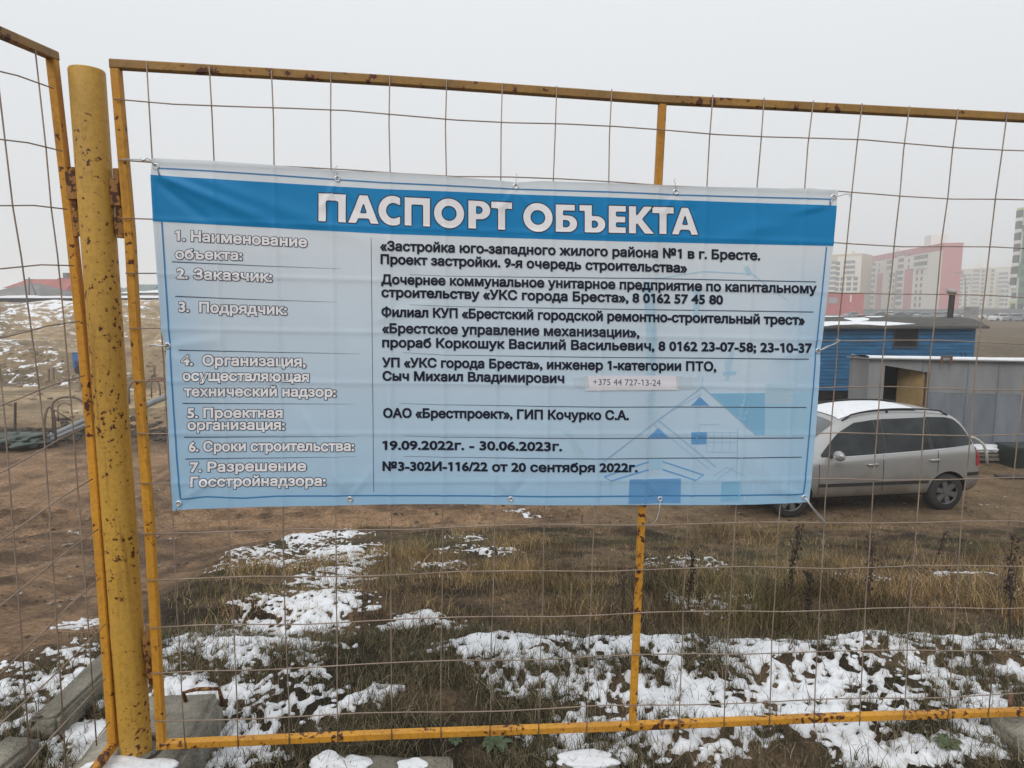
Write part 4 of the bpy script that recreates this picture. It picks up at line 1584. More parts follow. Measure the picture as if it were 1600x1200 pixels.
# ------------------------------------------------------------------ concrete pieces around the fence
def block(name, label, cat, cx, cy, z0, sx, sy, h, rz, taper=0.9, m=M_conc, seed=1, group=None, bev=0.02):
    root = thing(name, label, cat, (cx, cy, z0), rz, group)
    bm = bmesh.new()
    bmesh.ops.create_cube(bm, size=1)
    for v in bm.verts:
        k = taper if v.co.z > 0 else 1.0
        v.co = Vector((v.co.x * sx * k, v.co.y * sy * k, (v.co.z + 0.5) * h))
    bmesh.ops.bevel(bm, geom=bm.edges[:], offset=bev, segments=2, affect='EDGES')
    bmesh.ops.subdivide_edges(bm, edges=bm.edges[:], cuts=5, use_grid_fill=True)
    from mathutils import noise
    for v in bm.verts:
        nn = noise.noise_vector(v.co * 9 + Vector((seed * 3.1, 0, 0)))
        v.co += nn * 0.007 + noise.noise_vector(v.co * 38) * 0.0035
        ch_ = noise.noise(v.co * 14 + Vector((0, seed, 0)))
        edge_ = (abs(v.co.x) / (sx / 2)) ** 6 + (abs(v.co.y) / (sy / 2)) ** 6
        if ch_ > 0.18 and edge_ > .7 and v.co.z > h * .6: v.co -= Vector((v.co.x * .05, v.co.y * .05, (ch_ - .18) * .06))
    me = bpy.data.meshes.new('body')
    bm.to_mesh(me)
    bm.free()
    me.materials.append(m)
    for p_ in me.polygons: p_.use_smooth = True
    o = bpy.data.objects.new('body', me)
    COL.objects.link(o)
    o.parent = root
    return root


foot = block('concrete_block', 'grey concrete foot block holding the round yellow post', 'concrete block', -1.215, 2.09, -0.14, 0.37, 0.50, 0.27, 0.10, 0.88, M_conc, 3)
mb = MB()
mb.tube([(-1.16, 2.25, 0.10), (-1.175, 2.25, 0.165), (-1.13, 2.26, 0.172), (-1.055, 2.27, 0.168), (-1.045, 2.27, 0.10)], 0.0075, 8)
mb.build('lifting_loop', M_rebar, foot, smooth=True)
mb = MB()
cpos = pb
for i in range(24):
    pass
ring = [(pb.x + 0.062 * math.cos(2 * PI * i / 24), pb.y + 0.02 + 0.062 * math.sin(2 * PI * i / 24), 0.137) for i in range(25)]
mb.tube(ring, 0.010, 8, cap=False)
mb.build('socket_rim', M_conc_wet, foot, smooth=True)
mb = MB()
mb.lump((-1.20, 1.905, 0.13), (0.12, 0.045, 0.028), 4, 3, 0.3)
mb.lump((-1.10, 1.90, 0.13), (0.07, 0.04, 0.022), 5, 3, 0.3)
mb.build('snow_cap', M_snow, foot, smooth=True)

rf = block('concrete_block', 'pale concrete foot block under the bottom rail at the right edge', 'concrete block', 1.89, 2.17, -0.235, 0.54, 0.44, 0.30, -0.1, 0.8, M_conc, 8, bev=0.05)
mb = MB()
mb.tube([(1.84, 2.32, 0.0), (1.84, 2.32, 0.12)], 0.008, 8)
mb.build('rebar_stub', M_rust, rf, smooth=True)

block('concrete_beam', 'long grey concrete beam lying beside the dirt road, far end in snow', 'concrete beam', -1.66, 2.56, 0.0, 0.105, 0.72, 0.10, 0.03, 1.0, M_conc_wet, 5, 'concrete beams by the road', 0.012)
block('concrete_beam', 'grey concrete beam lying at the lower left corner', 'concrete beam', -1.665, 1.78, 0.0, 0.12, 0.66, 0.10, -0.05, 1.0, M_conc_wet, 6, 'concrete beams by the road', 0.012)
pk = block('concrete_plank', 'flat concrete plank with snow lumps under the bottom rail', 'concrete plank', -0.44, 2.05, -0.02, 0.48, 0.10, 0.055, -0.02, 1.0, M_conc_wet, 9, 'concrete planks under the rail', 0.01)
for c, r, q in [((-0.61, 2.055, 0.036), (0.060, 0.042, 0.024), 11), ((-0.52, 2.05, 0.034), (0.062, 0.04, 0.016), 12), ((-0.33, 2.05, 0.034), (0.05, 0.03, 0.010), 13)]:
    MB().lump(c, r, q, 4, 0.3).build('snow_lump', M_snow, pk, smooth=True)
pk = block('concrete_plank', 'snow covered concrete plank at the bottom centre edge', 'concrete plank', 0.25, 2.05, 0.0, 0.20, 0.09, 0.05, 0.04, 1.0, M_conc_wet, 10, 'concrete planks under the rail', 0.01)
mb = MB()
mb.lump((0.25, 2.05, 0.05), (0.10, 0.045, 0.016), 14, 4, 0.3)
mb.build('snow_lump', M_snow, pk, smooth=True)

# ------------------------------------------------------------------ dark dry stalks that can be told apart
M_stalk = mat('dead_dock', (0.045, 0.03, 0.022), 0.9, 0, 0.4, 30)
M_stalk2 = mat('dead_stem', (0.075, 0.055, 0.038), 0.9, 0, 0.4, 30)
STALKS = [((1230, 990), (1247, 815), 1, 'tall crooked dark dock stalk below the lower right corner of the banner'),
          ((1263, 992), (1263, 893), 1, 'short straight dark dock stalk just right of the tall crooked one'),
          ((1353, 985), (1363, 834), 1, 'dark dock stalk with thick seed head below the car door'),
          ((1370, 905), (1391, 840), 0, None), ((1456, 890), (1480, 830), 1, 'leaning dark dock stalk below the rear wheel of the car'),
          ((1496, 905), (1499, 852), 0, None), ((1577, 1006), (1581, 834), 1, 'tallest dark dock stalk close to the right edge'),
          ((1586, 960), (1585, 872), 0, None), ((1075, 972), (1082, 862), 1, 'dark dock stalk right of the panel\'s middle post'),
          ((971, 972), (975, 893), 0, None), ((1132, 870), (1132, 810), 0, None), ((910, 838), (910, 800), 0, None), ((563, 982), (571, 925), 0, None), ((626, 960), (630, 900), 0, None), ((1318, 985), (1322, 945), 0, None), ((1040, 985), (1046, 900), 0, None), ((1090, 975), (1095, 900), 0, None)]
for k, (b, t, kind, lab) in enumerate(STALKS):
    g = gnd(*b)
    d = ray(*t)
    top = CAM + d * (g.y / d.y)
    rg = random.Random(50 + k)
    mb = MB()
    pts = []
    for s in range(9):
        u = s / 8
        w = 0.012 * math.sin(u * 9 + k) * u + rg.uniform(-.004, .004)
        pts.append(g + (top - g) * u + Vector((w, rg.uniform(-.01, .01), -0.02 if s == 0 else 0)))
    mb.tube(pts, [0.0042 * (1 - 0.6 * s / 8) for s in range(9)], 6)
    H = (top - g).length
    for q in range(int((120 if kind else 45))):
        u = rg.uniform(0.4, 1.0) if kind else rg.uniform(0.5, 1.0)
        c = g + (top - g) * u
        wob = 0.012 * math.sin(u * 9 + k) * u
        rr = rg.uniform(0.002, 0.0058) * (1 if kind else 0.75)
        off = Vector((rg.gauss(0, 0.011), rg.gauss(0, 0.011), 0))
        mb.lump(c + off + Vector((wob, 0, 0)), (rr, rr, rr * 1.5), q, 1, 0.4)
    for q in range(4 if kind else 2):
        u = rg.uniform(0.3, 0.8)
        c = g + (top - g) * u
        e = c + Vector((rg.uniform(-.06, .06), rg.uniform(-.03, .03), rg.uniform(.04, .1)))
        mb.tube([c, (c + e) / 2 + Vector((0, 0, .005)), e], [0.002, 0.0016, 0.001], 5)
    o = mb.build('dry_stalk', M_stalk if kind else M_stalk2, None, smooth=True)
    tag(o, lab or 'thin dark dry weed stalk in the brown grass beyond the snow', 'weed', 'dark dry stalks in the brown weeds')

# green rosettes in the snow gaps under the rail
M_leaf = mat('rosette_leaf', (0.07, 0.10, 0.045), 0.7, 0, 0.35, 25)
for k, (px, py, r, lab) in enumerate([(775, 1172, 0.06, 'broad leaved green weed rosette under the bottom rail'), (712, 1162, 0.04, 'small pale green rosette left of the broad leaved one'), (1480, 1172, 0.05, 'dark green tuft in the snow under the bottom rail at the right')]):
    g = gnd(px, py)
    mb = MB()
    rg = random.Random(k)
    for q in range(13):
        a = q * 2.4
        L = r * rg.uniform(0.6, 1.1)
        d = Vector((math.cos(a), math.sin(a), 0))
        s = Vector((-d.y, d.x, 0))
        rows_ = []
        for j, (t, w, z) in enumerate([(0, .1, 0), (.3, .3, .28), (.6, .42, .4), (.85, .3, .36), (1, .04, .25)]):
            c = g + d * (L * t) + Vector((0, 0, z * L * rg.uniform(0.8, 1.2) + 0.004))
            rows_.append([c - s * (w * L / 2) + Vector((0, 0, .12 * L * w)), c, c + s * (w * L / 2) + Vector((0, 0, .12 * L * w))])
        mb.grid(rows_)
    tag(mb.build('weed_rosette', M_leaf, None, smooth=True), lab, 'weed', 'green rosettes by the fence')


# ------------------------------------------------------------------ silver minivan
M_car = mat('silver_car_paint', (0.39, 0.388, 0.38), 0.36, 0.6, 0.05, 3)
_n, _l = M_car.node_tree.nodes, M_car.node_tree.links
_b = _n['Principled BSDF']
_src = _b.inputs['Base Color'].links[0].from_socket
_geo = _n.new('ShaderNodeTexCoord')
_sp = _n.new('ShaderNodeSeparateXYZ')
_l.new(_geo.outputs['Object'], _sp.inputs[0])
_nz = _n.new('ShaderNodeTexNoise')
_nz.inputs['Scale'].default_value = 4
_nz.inputs['Detail'].default_value = 6
_l.new(_geo.outputs['Object'], _nz.inputs['Vector'])
_ma = _n.new('ShaderNodeMath')
_ma.operation = 'MULTIPLY_ADD'
_l.new(_nz.outputs['Fac'], _ma.inputs[0])
_ma.inputs[1].default_value = -0.5
_l.new(_sp.outputs['Z'], _ma.inputs[2])
_mr = _n.new('ShaderNodeMapRange')
_mr.inputs['From Min'].default_value = 0.05
_mr.inputs['From Max'].default_value = 0.45
_mr.inputs['To Min'].default_value = 0.75
_mr.inputs['To Max'].default_value = 0.0
_l.new(_ma.outputs[0], _mr.inputs['Value'])
_mx = _n.new('ShaderNodeMixRGB')
_l.new(_mr.outputs[0], _mx.inputs[0])
_l.new(_src, _mx.inputs[1])
_mx.inputs[2].default_value = (0.14, 0.115, 0.085, 1)
_l.new(_mx.outputs[0], _b.inputs['Base Color'])
_b.inputs['Coat Weight'].default_value = 0.25
_b.inputs['Coat Roughness'].default_value = 0.12
M_glass = mat('dark_car_glass', (0.022, 0.026, 0.027), 0.07, 0.0, 0.8, 1.6, 0.03, 2.5, spec=0.3)  # uneven tone in the colour imitates reflections and a dim interior
M_black = mat('black_plastic', (0.018, 0.018, 0.019), 0.6)
M_tyre = mat('tyre_rubber', (0.022, 0.021, 0.02), 0.85, 0, 0.2, 40)
M_alloy = mat('grey_alloy', (0.16, 0.16, 0.165), 0.4, 0.5)
M_under = mat('dark_underbody', (0.012, 0.011, 0.01), 0.9)
M_red = mat('red_lens', (0.36, 0.015, 0.03), 0.2)
M_clear = mat('clear_lens', (0.55, 0.57, 0.6), 0.15)
M_chrome = mat('dull_chrome', (0.6, 0.6, 0.6), 0.25, 0.9)

rw = gnd(1465, 797)
CZ = rw.z
TH_C = math.radians(8)
cfw = Vector((-math.cos(TH_C), -math.sin(TH_C), 0))
REAR = 0.90
corg = Vector((rw.x, rw.y, CZ)) - cfw * REAR + Vector((0, 0.86, 0))     # rear bumper, centre line
car = thing('parked_car', 'silver minivan with dark windows parked behind the banner in front of the grey shed', 'car', corg, PI + TH_C)
stn = [  # x, half width, underside, belt height, roof half width, roof height
    (0.00, .74, .42, .66, .64, .70), (0.04, .84, .36, .86, .68, .96), (0.12, .875, .30, 1.02, .675, 1.17), (0.28, .89, .27, 1.06, .65, 1.44), (0.48, .90, .25, 1.06, .63, 1.61),
    (0.90, .905, .24, 1.045, .62, 1.69), (1.5, .91, .24, 1.02, .625, 1.73), (2.1, .91, .24, .99, .625, 1.73), (2.65, .91, .24, .965, .605, 1.66), (3.0, .905, .24, .945, .60, 1.48),
    (3.35, .90, .24, .93, .64, 1.245), (3.65, .89, .24, .90, .68, 1.04), (4.0, .87, .25, .85, .66, .955), (4.3, .82, .27, .76, .62, .86), (4.52, .72, .31, .66, .56, .74), (4.62, .58, .40, .58, .5, .62)]
rows_ = []
cxr = lambda x: 0.9 - (0.9 - x) * 0.74 if x < 0.9 else x      # short rear overhang
for x, w, zb, zbelt, wr, zr in stn:
    x = cxr(x)
    zm = zb + (zbelt - zb) * 0.5
    half = [(0, zb), (w * .6, zb), (w * .93, zb + .03), (w * .985, zb + .12), (w, zm), (w * .985, zbelt - .04), (w * .965, zbelt), (wr + (w * .96 - wr) * .35, zbelt + (zr - zbelt) * .62), (wr, zr - (zr - zbelt) * .12), (wr * .85, zr - .012), (wr * .45, zr), (0, zr + .006)]
    full = [(x, y, z) for y, z in half] + [(x, -y, z) for y, z in half[-2:0:-1]]
    rows_.append(full)
mb = MB()
nn = len(rows_[0])
vs = [p_ for r_ in rows_ for p_ in r_]
fs = [(i * nn + j, i * nn + (j + 1) % nn, (i + 1) * nn + (j + 1) % nn, (i + 1) * nn + j) for i in range(len(rows_) - 1) for j in range(nn)]
fs += [tuple(range(nn - 1, -1, -1)), tuple((len(rows_) - 1) * nn + j for j in range(nn))]
mb.add(vs, fs)
body = mb.build('body', [M_car, M_under], car, smooth=True, world=False)
sub = body.modifiers.new('s', 'SUBSURF')
sub.levels = sub.render_levels = 2
cut = MB()
WX = (REAR, REAR + 2.84)
for wx in WX:
    for sg in (-1, 1):
        pts = [(wx, sg * 0.58, 0.315), (wx, sg * 1.2, 0.315)]
        cut.tube(pts, 0.375, 40)
cutter = cut.build('arch_cutter', M_under, None, world=False)
cutter.parent = car
bo = body.modifiers.new('b', 'BOOLEAN')
bo.object = cutter
bo.operation = 'DIFFERENCE'
bo.solver = 'EXACT'
bpy.context.view_layer.update()
dg = bpy.context.evaluated_depsgraph_get()
me_new = bpy.data.meshes.new_from_object(body.evaluated_get(dg))
body.modifiers.clear()
body.data = me_new
bpy.data.objects.remove(cutter)
for p_ in body.data.polygons:
    c = p_.center
    if p_.normal.z < -0.7 and c.z < 0.5: p_.material_index = 1
    for wx in WX:
        if math.hypot(c.x - wx, c.z - 0.315) < 0.379 and abs(c.y) < 0.93 and (abs(p_.normal.y) > 0.9 and abs(c.y) < 0.62 or math.hypot(c.x - wx, c.z - 0.315) > 0.36 and abs(p_.normal.y) < 0.3): p_.material_index = 1
bmx = bmesh.new()
bmx.from_mesh(body.data)
for e in bmx.edges:
    if len(e.link_faces) == 2 and e.calc_face_angle() > math.radians(38): e.smooth = False
bmx.to_mesh(body.data)
bvh = BVHTree.FromBMesh(bmx)
bmx.free()


def side_patch(name, m, x0, x1, lo, hi, sg=1, nx=14, nz=7, out=0.006, parent=None):
    """a panel lying on the car's flank between the curves lo(x) and hi(x)"""
    P = []
    for i in range(nx + 1):
        x = x0 + (x1 - x0) * i / nx
        row = []
        for j in range(nz + 1):
            z = lo(x) + (hi(x) - lo(x)) * j / nz
            xx = cxr(x)
            h = bvh.ray_cast(Vector((xx, sg * 2, z)), Vector((0, -sg, 0)))
            y = h[0].y if h[0] is not None else sg * 0.6
            row.append((xx, y + sg * out, z))
        P.append(row if sg > 0 else row[::-1])
    return MB().grid(P).build(name, m, parent or car, smooth=True, world=False)


ip = lambda *k: (lambda x: float(np.interp(x, [a for a, b in k], [b for a, b in k])))
for sg in (1, -1):
    side_patch('side_window', M_glass, .25, 1.20, ip((.25, 1.13), (1.2, 1.075)), ip((.25, 1.18), (.32, 1.30), (.45, 1.44), (.6, 1.54), (.8, 1.575), (1.2, 1.59)), sg, 20)
    side_patch('side_window', M_glass, 1.26, 2.06, ip((1.26, 1.07), (2.06, 1.03)), ip((1.26, 1.585), (2.06, 1.575)), sg)
    side_patch('side_window', M_glass, 2.20, 3.22, ip((2.2, 1.02), (3.22, .99)), ip((2.2, 1.565), (2.55, 1.52), (2.85, 1.36), (3.22, 1.03)), sg, 18)
    side_patch('window_pillar', M_black, 2.065, 2.195, ip((2.0, 1.03), (2.2, 1.02)), ip((2.0, 1.575), (2.2, 1.565)), sg, 3, 7, 0.004)
    side_patch('window_pillar', M_black, 1.205, 1.255, ip((1.2, 1.07), (1.3, 1.07)), ip((1.2, 1.59), (1.3, 1.585)), sg, 3, 7, 0.004)
    side_patch('trim_strip', M_black, 1.28, 3.28, lambda x: .50, lambda x: .555, sg, 16, 2, 0.012)
    side_patch('bumper_strip', M_black, .10, .44, lambda x: .60, lambda x: .66, sg, 8, 2, 0.01)
    side_patch('window_trim', M_chrome, .9, 3.2, ip((.9, 1.068), (3.2, .972)), ip((.9, 1.08), (3.2, .982)), sg, 20, 1, 0.007)
    side_patch('tail_lamp', M_red, .035, .20, ip((.035, .78), (.20, .76)), ip((.035, .90), (.10, 1.05), (.20, 1.09)), sg, 6, 6, 0.012)
    side_patch('headlamp', M_clear, 4.18, 4.46, lambda x: .62, ip((4.18, .76), (4.46, .7)), sg, 6, 4, 0.01)
    for hx, hz in ((2.33, .86), (1.19, .90)):
        h = bvh.ray_cast(Vector((hx, sg * 2, hz)), Vector((0, -sg, 0)))[0]
        hb = MB()
        hb.tube([(hx - .10, h.y + sg * .005, hz), (hx - .06, h.y + sg * .035, hz + .004), (hx + .06, h.y + sg * .035, hz), (hx + .10, h.y + sg * .005, hz - .004)], [.014, .018, .018, .014], 8)
        hb.build('door_handle', M_car, car, smooth=True, world=False)
    # door shut lines
    for dx, z0, z1 in ((3.28, .36, .95), (2.13, .33, 1.0), (1.12, .62, 1.05)):
        side_patch('shut_line', M_under, dx - .006, dx + .006, lambda x: z0, lambda x: z1, sg, 1, 8, 0.002)
    mr_ = MB()
    mr_.lump((3.03, sg * 1.02, 1.05), (.075, .12, .085), 3, 3, .08)
    q = mr_.build('mirror', M_car, car, smooth=True, world=False)
    MB().bar((3.06, sg * .86, 1.0), (3.04, sg * .95, 1.02), .05, .03, (0, 0, 1)).build('arm', M_black, q, world=False)
    rl = MB()
    pts = []
    for k in range(13):
        x = .74 + (2.72 - .74) * k / 12
        h = bvh.ray_cast(Vector((x, sg * .575, 3)), Vector((0, 0, -1)))[0]
        lift = .055 if 0 < k < 12 else .0
        pts.append((x, sg * .575, h.z + lift))
    rl.tube(pts, .015, 8)
    rl.tube([pts[7], (pts[7][0], pts[7][1], pts[7][2] - .06)], .02, 6)
    rl.build('roof_rail', M_black, car, smooth=True, world=False)
# windscreen, tailgate glass, snow on the roof
def top_patch(name, m, x0, x1, hw, axis, z, out):
    P = []
    for i in range(11):
        u = i / 10
        row = []
        for j in range(13):
            y = -hw(u) + 2 * hw(u) * j / 12
            if axis == 'z':
                x = x0 + (x1 - x0) * u
                h = bvh.ray_cast(Vector((x, y, 3)), Vector((0, 0, -1)))
            else:
                zz_ = x0 + (x1 - x0) * u
                h = bvh.ray_cast(Vector((-2, y, zz_)), Vector((1, 0, 0)))
            row.append(tuple(h[0] + h[1] * out) if h[0] is not None else (x0, y, 1))
        P.append(row if axis == 'z' else row[::-1])
    return MB().grid([r_[::-1] for r_ in P]).build(name, m, car, smooth=True, world=False)
top_patch('windscreen', mat('grey_windscreen', (0.10, 0.11, 0.115), 0.12), 2.86, 3.55, lambda u: .55 + .12 * u, 'z', 0, .006)
top_patch('rear_window', M_glass, 1.10, 1.50, lambda u: .60 - .08 * u, 'x', 0, .006)
top_patch('roof_snow', M_snow, 1.3, 2.75, lambda u: .53, 'z', 0, .012)
for wx in WX:
    for sg in (1, -1):
        t = MB()
        pr = [(.20, .0), (.29, .0), (.315, .02), (.32, .06), (.32, .15), (.315, .19), (.29, .205), (.2, .205)]
        vs, fs = [], []
        nsg = 36
        for r_, o_w in pr:
            for k in range(nsg):
                a = 2 * PI * k / nsg
                vs.append((wx + r_ * math.cos(a), sg * (.885 - o_w), .315 + r_ * math.sin(a)))
        for i in range(len(pr) - 1):
            for k in range(nsg): fs.append((i * nsg + k, i * nsg + (k + 1) % nsg, (i + 1) * nsg + (k + 1) % nsg, (i + 1) * nsg + k))
        t.add(vs, fs)
        w = thing('wheel', None, None, (wx, sg * .885, .315))
        w.parent = car
        tyre = t.build('tyre', M_tyre, None, smooth=True, world=False)
        for v in tyre.data.vertices: v.co -= Vector((wx, sg * .885, .315))
        tyre.parent = w
        r = MB()
        for k in range(6):
            a = 2 * PI * k / 6 + .3
            d = Vector((math.cos(a), 0, math.sin(a)))
            s_ = Vector((-d.z, 0, d.x))
            q0, q1 = d * .03, d * .205
            yo, yi = -sg * .02, -sg * .07
            r.add([q0 - s_ * .035 + Vector((0, yo, 0)), q0 + s_ * .035 + Vector((0, yo, 0)), q1 + s_ * .048 + Vector((0, yo * .6, 0)), q1 - s_ * .048 + Vector((0, yo * .6, 0)),
                   q0 - s_ * .035 + Vector((0, yi, 0)), q0 + s_ * .035 + Vector((0, yi, 0)), q1 + s_ * .048 + Vector((0, yi, 0)), q1 - s_ * .048 + Vector((0, yi, 0))],
                  [(0, 1, 2, 3), (4, 7, 6, 5), (0, 4, 5, 1), (1, 5, 6, 2), (2, 6, 7, 3), (3, 7, 4, 0)])
        ringp = [Vector((.208 * math.cos(2 * PI * k / 30), -sg * .02, .208 * math.sin(2 * PI * k / 30))) for k in range(31)]
        r.tube(ringp, .014, 6, cap=False)
        r.tube([(0, -sg * .0, 0), (0, -sg * .06, 0)], .05, 14)
        r.build('rim', M_alloy, w, world=False, auto=40)
        b_ = MB()
        b_.tube([(0, -sg * .09, 0), (0, -sg * .2, 0)], .2, 24)
        b_.build('brake_disc', M_under, w, world=False)

# ------------------------------------------------------------------ blue cabin on wheels
M_blue = mat('blue_boards', (0.008, 0.10, 0.225), 0.65, 0, 0.5, 3, stretch=(0.35, 1, 2.4))
M_blue_d = mat('gap_between_boards', (0.008, 0.04, 0.09), 0.8)
M_felt = mat('roofing_felt', (0.075, 0.072, 0.066), 0.95, 0, 0.3, 2)
M_darkwin = mat('dark_window_board', (0.006, 0.006, 0.006), 0.7, spec=0.2)
YC = 24.0
zr_, zl_ = -1.62, at(1522, 511, YC).z
x1_ = at(1522, 540, YC).x
x0_ = x1_ - 8.2
cab = thing('blue_cabin', 'long blue boarded cabin on wheels with dark felt roof and tall stovepipe', 'cabin', (x0_, YC, -2.1))
mb = MB()
mb.box((x0_, YC + .02, zr_), (x1_, YC + 2.5, zl_))
wall = mb.build('wall', M_blue_d, cab)
bd = MB()
nb = 17
for k in range(nb):
    a = zr_ + (zl_ - zr_) * k / nb
    b = zr_ + (zl_ - zr_) * (k + 1) / nb
    tw = random.uniform(0, .012)
    bd.bar((x0_, YC - tw, (a + b) / 2), (x1_, YC - tw, (a + b) / 2), b - a - .014, .03, (0, -1, 0))
    bd.bar((x1_ + .005, YC, (a + b) / 2), (x1_ + .005, YC + 2.5, (a + b) / 2), b - a - .014, .03, (1, 0, 0))
bd.build('boarding', M_blue, cab)
rf_ = MB()
P = []
for k in range(9):
    u = k / 8
    y = YC - .28 + 3.06 * u
    z = zl_ + .03 + .30 * (1 - (2 * u - 1) ** 2)
    P.append([(x0_ - .2, y, z), (x1_ + .28, y, z)])
rf_.grid(P)
rf_.grid([[(a[0], a[1], a[2] - .07) for a in r_] for r_ in P[::-1]])
rf_.bar((x0_ - .2, YC - .28, zl_ - .0), (x1_ + .28, YC - .28, zl_ - .0), .09, .03, (0, -1, 0))
rf_.bar((x1_ + .28, YC - .28, zl_ - .0), (x1_ + .28, YC + 2.78, zl_ - .0), .09, .03, (1, 0, 0))
rf_.build('roof', M_felt, cab, smooth=False)
def roof_snow(xa, xb, ua, ub, seed):
    P = []
    for i in range(25):
        x = xa + (xb - xa) * i / 24
        row = []
        f0 = (fbm(np.array([x * 1.3]), np.array([seed * 1.7]), 3, seed)[0] - .5) * .25
        env = min(1, i / 4, (24 - i) / 4)
        for j in range(7):
            u = (ua + ub) / 2 + ((ua + f0 - (ua + ub) / 2) + (ub - ua - f0 * .6) * j / 6) * max(env, .05)
            z = zl_ + .03 + .30 * (1 - (2 * u - 1) ** 2)
            row.append((x, YC - .28 + 3.06 * u, z + .012 + .03 * math.sin(PI * j / 6) * env))
        P.append(row)
    MB().grid(P).build('roof_snow', M_snow, cab, smooth=True)
xs = lambda px: at(px, 505, YC).x
roof_snow(xs(1180), xs(1428), .0, .14, 3)
roof_snow(xs(1330), xs(1372), .2, .36, 4)
roof_snow(xs(1190), xs(1350), .40, .60, 5)
roof_snow(xs(1375), xs(1410), .44, .5, 6)
wa, wb = at(1395.5, 541, YC), at(1433, 514, YC)
mb = MB()
mb.box((wa.x, YC - .045, wa.z), (wb.x, YC - .02, wb.z))
wn = mb.build('window', M_darkwin, cab)
mb = MB()
for a, b in (((wa.x - .05, wa.z), (wa.x, wb.z)), ((wb.x, wa.z), (wb.x + .05, wb.z))): mb.box((a[0], YC - .06, a[1]), (b[0], YC - .015, b[1]))
mb.box((wa.x - .05, YC - .062, wa.z - .06), (wb.x + .05, YC - .015, wa.z))
mb.box((wa.x - .05, YC - .062, wb.z), (wb.x + .05, YC - .015, wb.z + .05))
mb.build('frame', mat('dark_frame', (0.03, 0.045, 0.06), 0.8), wn)
cp0, cp1 = at(1483.5, 503, YC + .9), at(1488, 460, YC + .9)
ch = MB()
ch.tube([cp0 - Vector((0, 0, .2)), cp0, cp1], .10, 14)
ch.tube([cp1 - Vector((0, 0, .03)), cp1 + Vector((0, 0, .06))], .125, 14)
sp_ = ch.build('stovepipe', mat('sooty_pipe', (0.035, 0.028, 0.026), 0.8, 0, .5, 6), cab, auto=40)
cc = MB()
cc.tube([cp1 + Vector((-.22, 0, .14)), cp1 + Vector((-.02, 0, .10)), cp1 + Vector((.1, 0, .09))], [.085, .10, .10], 12)
cc.build('cowl', mat('zinc_cowl', (0.36, 0.33, 0.32), 0.6, .3, .3, 6), sp_, auto=40)
un = MB()
un.box((x0_ + .2, YC + .25, -1.86), (x1_ - .2, YC + 2.3, zr_ - .003))
un.build('chassis', M_under, cab)
for wx in (x0_ + 1.2, x1_ - 1.3):
    for wy in (YC + .35, YC + 2.1):
        wh = MB()
        wh.tube([(wx, wy, -1.78), (wx, wy + .22, -1.78)], .33, 20)
        wh.build('wheel', M_tyre, cab, auto=40)
for px in (1500.5, 1507):
    a, b = at(px, 551, YC), at(px, 559, YC)
    bk = MB()
    bk.tube([a + Vector((0, -.03, 0)), a + Vector((0, -.07, -.02)), b + Vector((0, -.07, .02)), b + Vector((0, -.03, 0))], .016, 6)
    bk.build('bracket', M_black, cab, smooth=True)

# ------------------------------------------------------------------ grey metal shed
M_shed = mat('grey_sheet_metal', (0.21, 0.215, 0.22), 0.6, 0.2, 0.22, 1.2, 0.25, 3, stretch=(1.6, 1, .4))
M_shed2 = mat('blue_grey_sheet_metal', (0.165, 0.182, 0.205), 0.6, 0.2, 0.3, 1.6, 0.25, 3, stretch=(1.8, 1, .35))
M_ply = mat('yellow_plywood', (0.27, 0.185, 0.08), 0.75, 0, 0.45, 2.2)
M_in = mat('dark_inside', (0.012, 0.011, 0.010), 0.95)
YS = 16.2
SROT = math.radians(13)                       # its front turns towards the viewer at the right end
sx0 = at(1356, 600, YS).x
def fx(px):
    r_ = at(px, 600, 1).x
    return sx0 + (r_ * YS - sx0) / (math.cos(SROT) + r_ * math.sin(SROT))
sx1 = fx(1600) + 1.6
sz1a, sz1b = at(1356, 561, YS).z, at(1600, 566, YS - .75).z
szb = -2.06
shed = thing('metal_shed', 'low grey sheet metal shed with open doorway and snow on its roof', 'shed', (sx0, YS, szb))
dxa, dxb = fx(1381), fx(1447)
dza, dzb = at(1381, 570.5, YS).z, at(1447, 582, YS - .3).z
topz = lambda x: sz1a + (sz1b - sz1a) * (x - sx0) / (fx(1600) - sx0)
def slab(mb, pts, y0, y1, mi=0):
    n = len(pts)
    vs = [(x, y0, z) for x, z in pts] + [(x, y1, z) for x, z in pts]
    fs = [tuple(range(n)), tuple(range(2 * n - 1, n - 1, -1))] + [(i, n + i, n + (i + 1) % n, (i + 1) % n) for i in range(n)]
    mb.add(vs, fs, mi)
zmid = at(1500, 615, YS - .5).z
mb = MB()
slab(mb, [(sx0, szb), (dxa, szb), (dxa, topz(dxa)), (sx0, topz(sx0))], YS, YS + .05)
slab(mb, [(dxa, dza), (dxb, dzb), (dxb, topz(dxb)), (dxa, topz(dxa))], YS, YS + .05)
slab(mb, [(dxb, zmid), (sx1, zmid), (sx1, topz(sx1)), (dxb, topz(dxb))], YS, YS + .05)
slab(mb, [(sx0, szb), (sx0 + .05, szb), (sx0 + .05, topz(sx0)), (sx0, topz(sx0))], YS + .052, YS + 1.7)
slab(mb, [(sx1 - .05, szb), (sx1, szb), (sx1, topz(sx1)), (sx1 - .05, topz(sx1))], YS + .052, YS + 1.7)
slab(mb, [(sx0, szb), (sx1, szb), (sx1, topz(sx1) - .12), (sx0, topz(sx0) - .12)], YS + 1.705, YS + 1.75)
mb.build('wall', M_shed, shed)
mb = MB()
slab(mb, [(dxb, szb), (sx1, szb), (sx1, zmid - .004), (dxb, zmid - .004)], YS + .006, YS + .05)
mb.build('lower_panel', M_shed2, shed)
mb = MB()
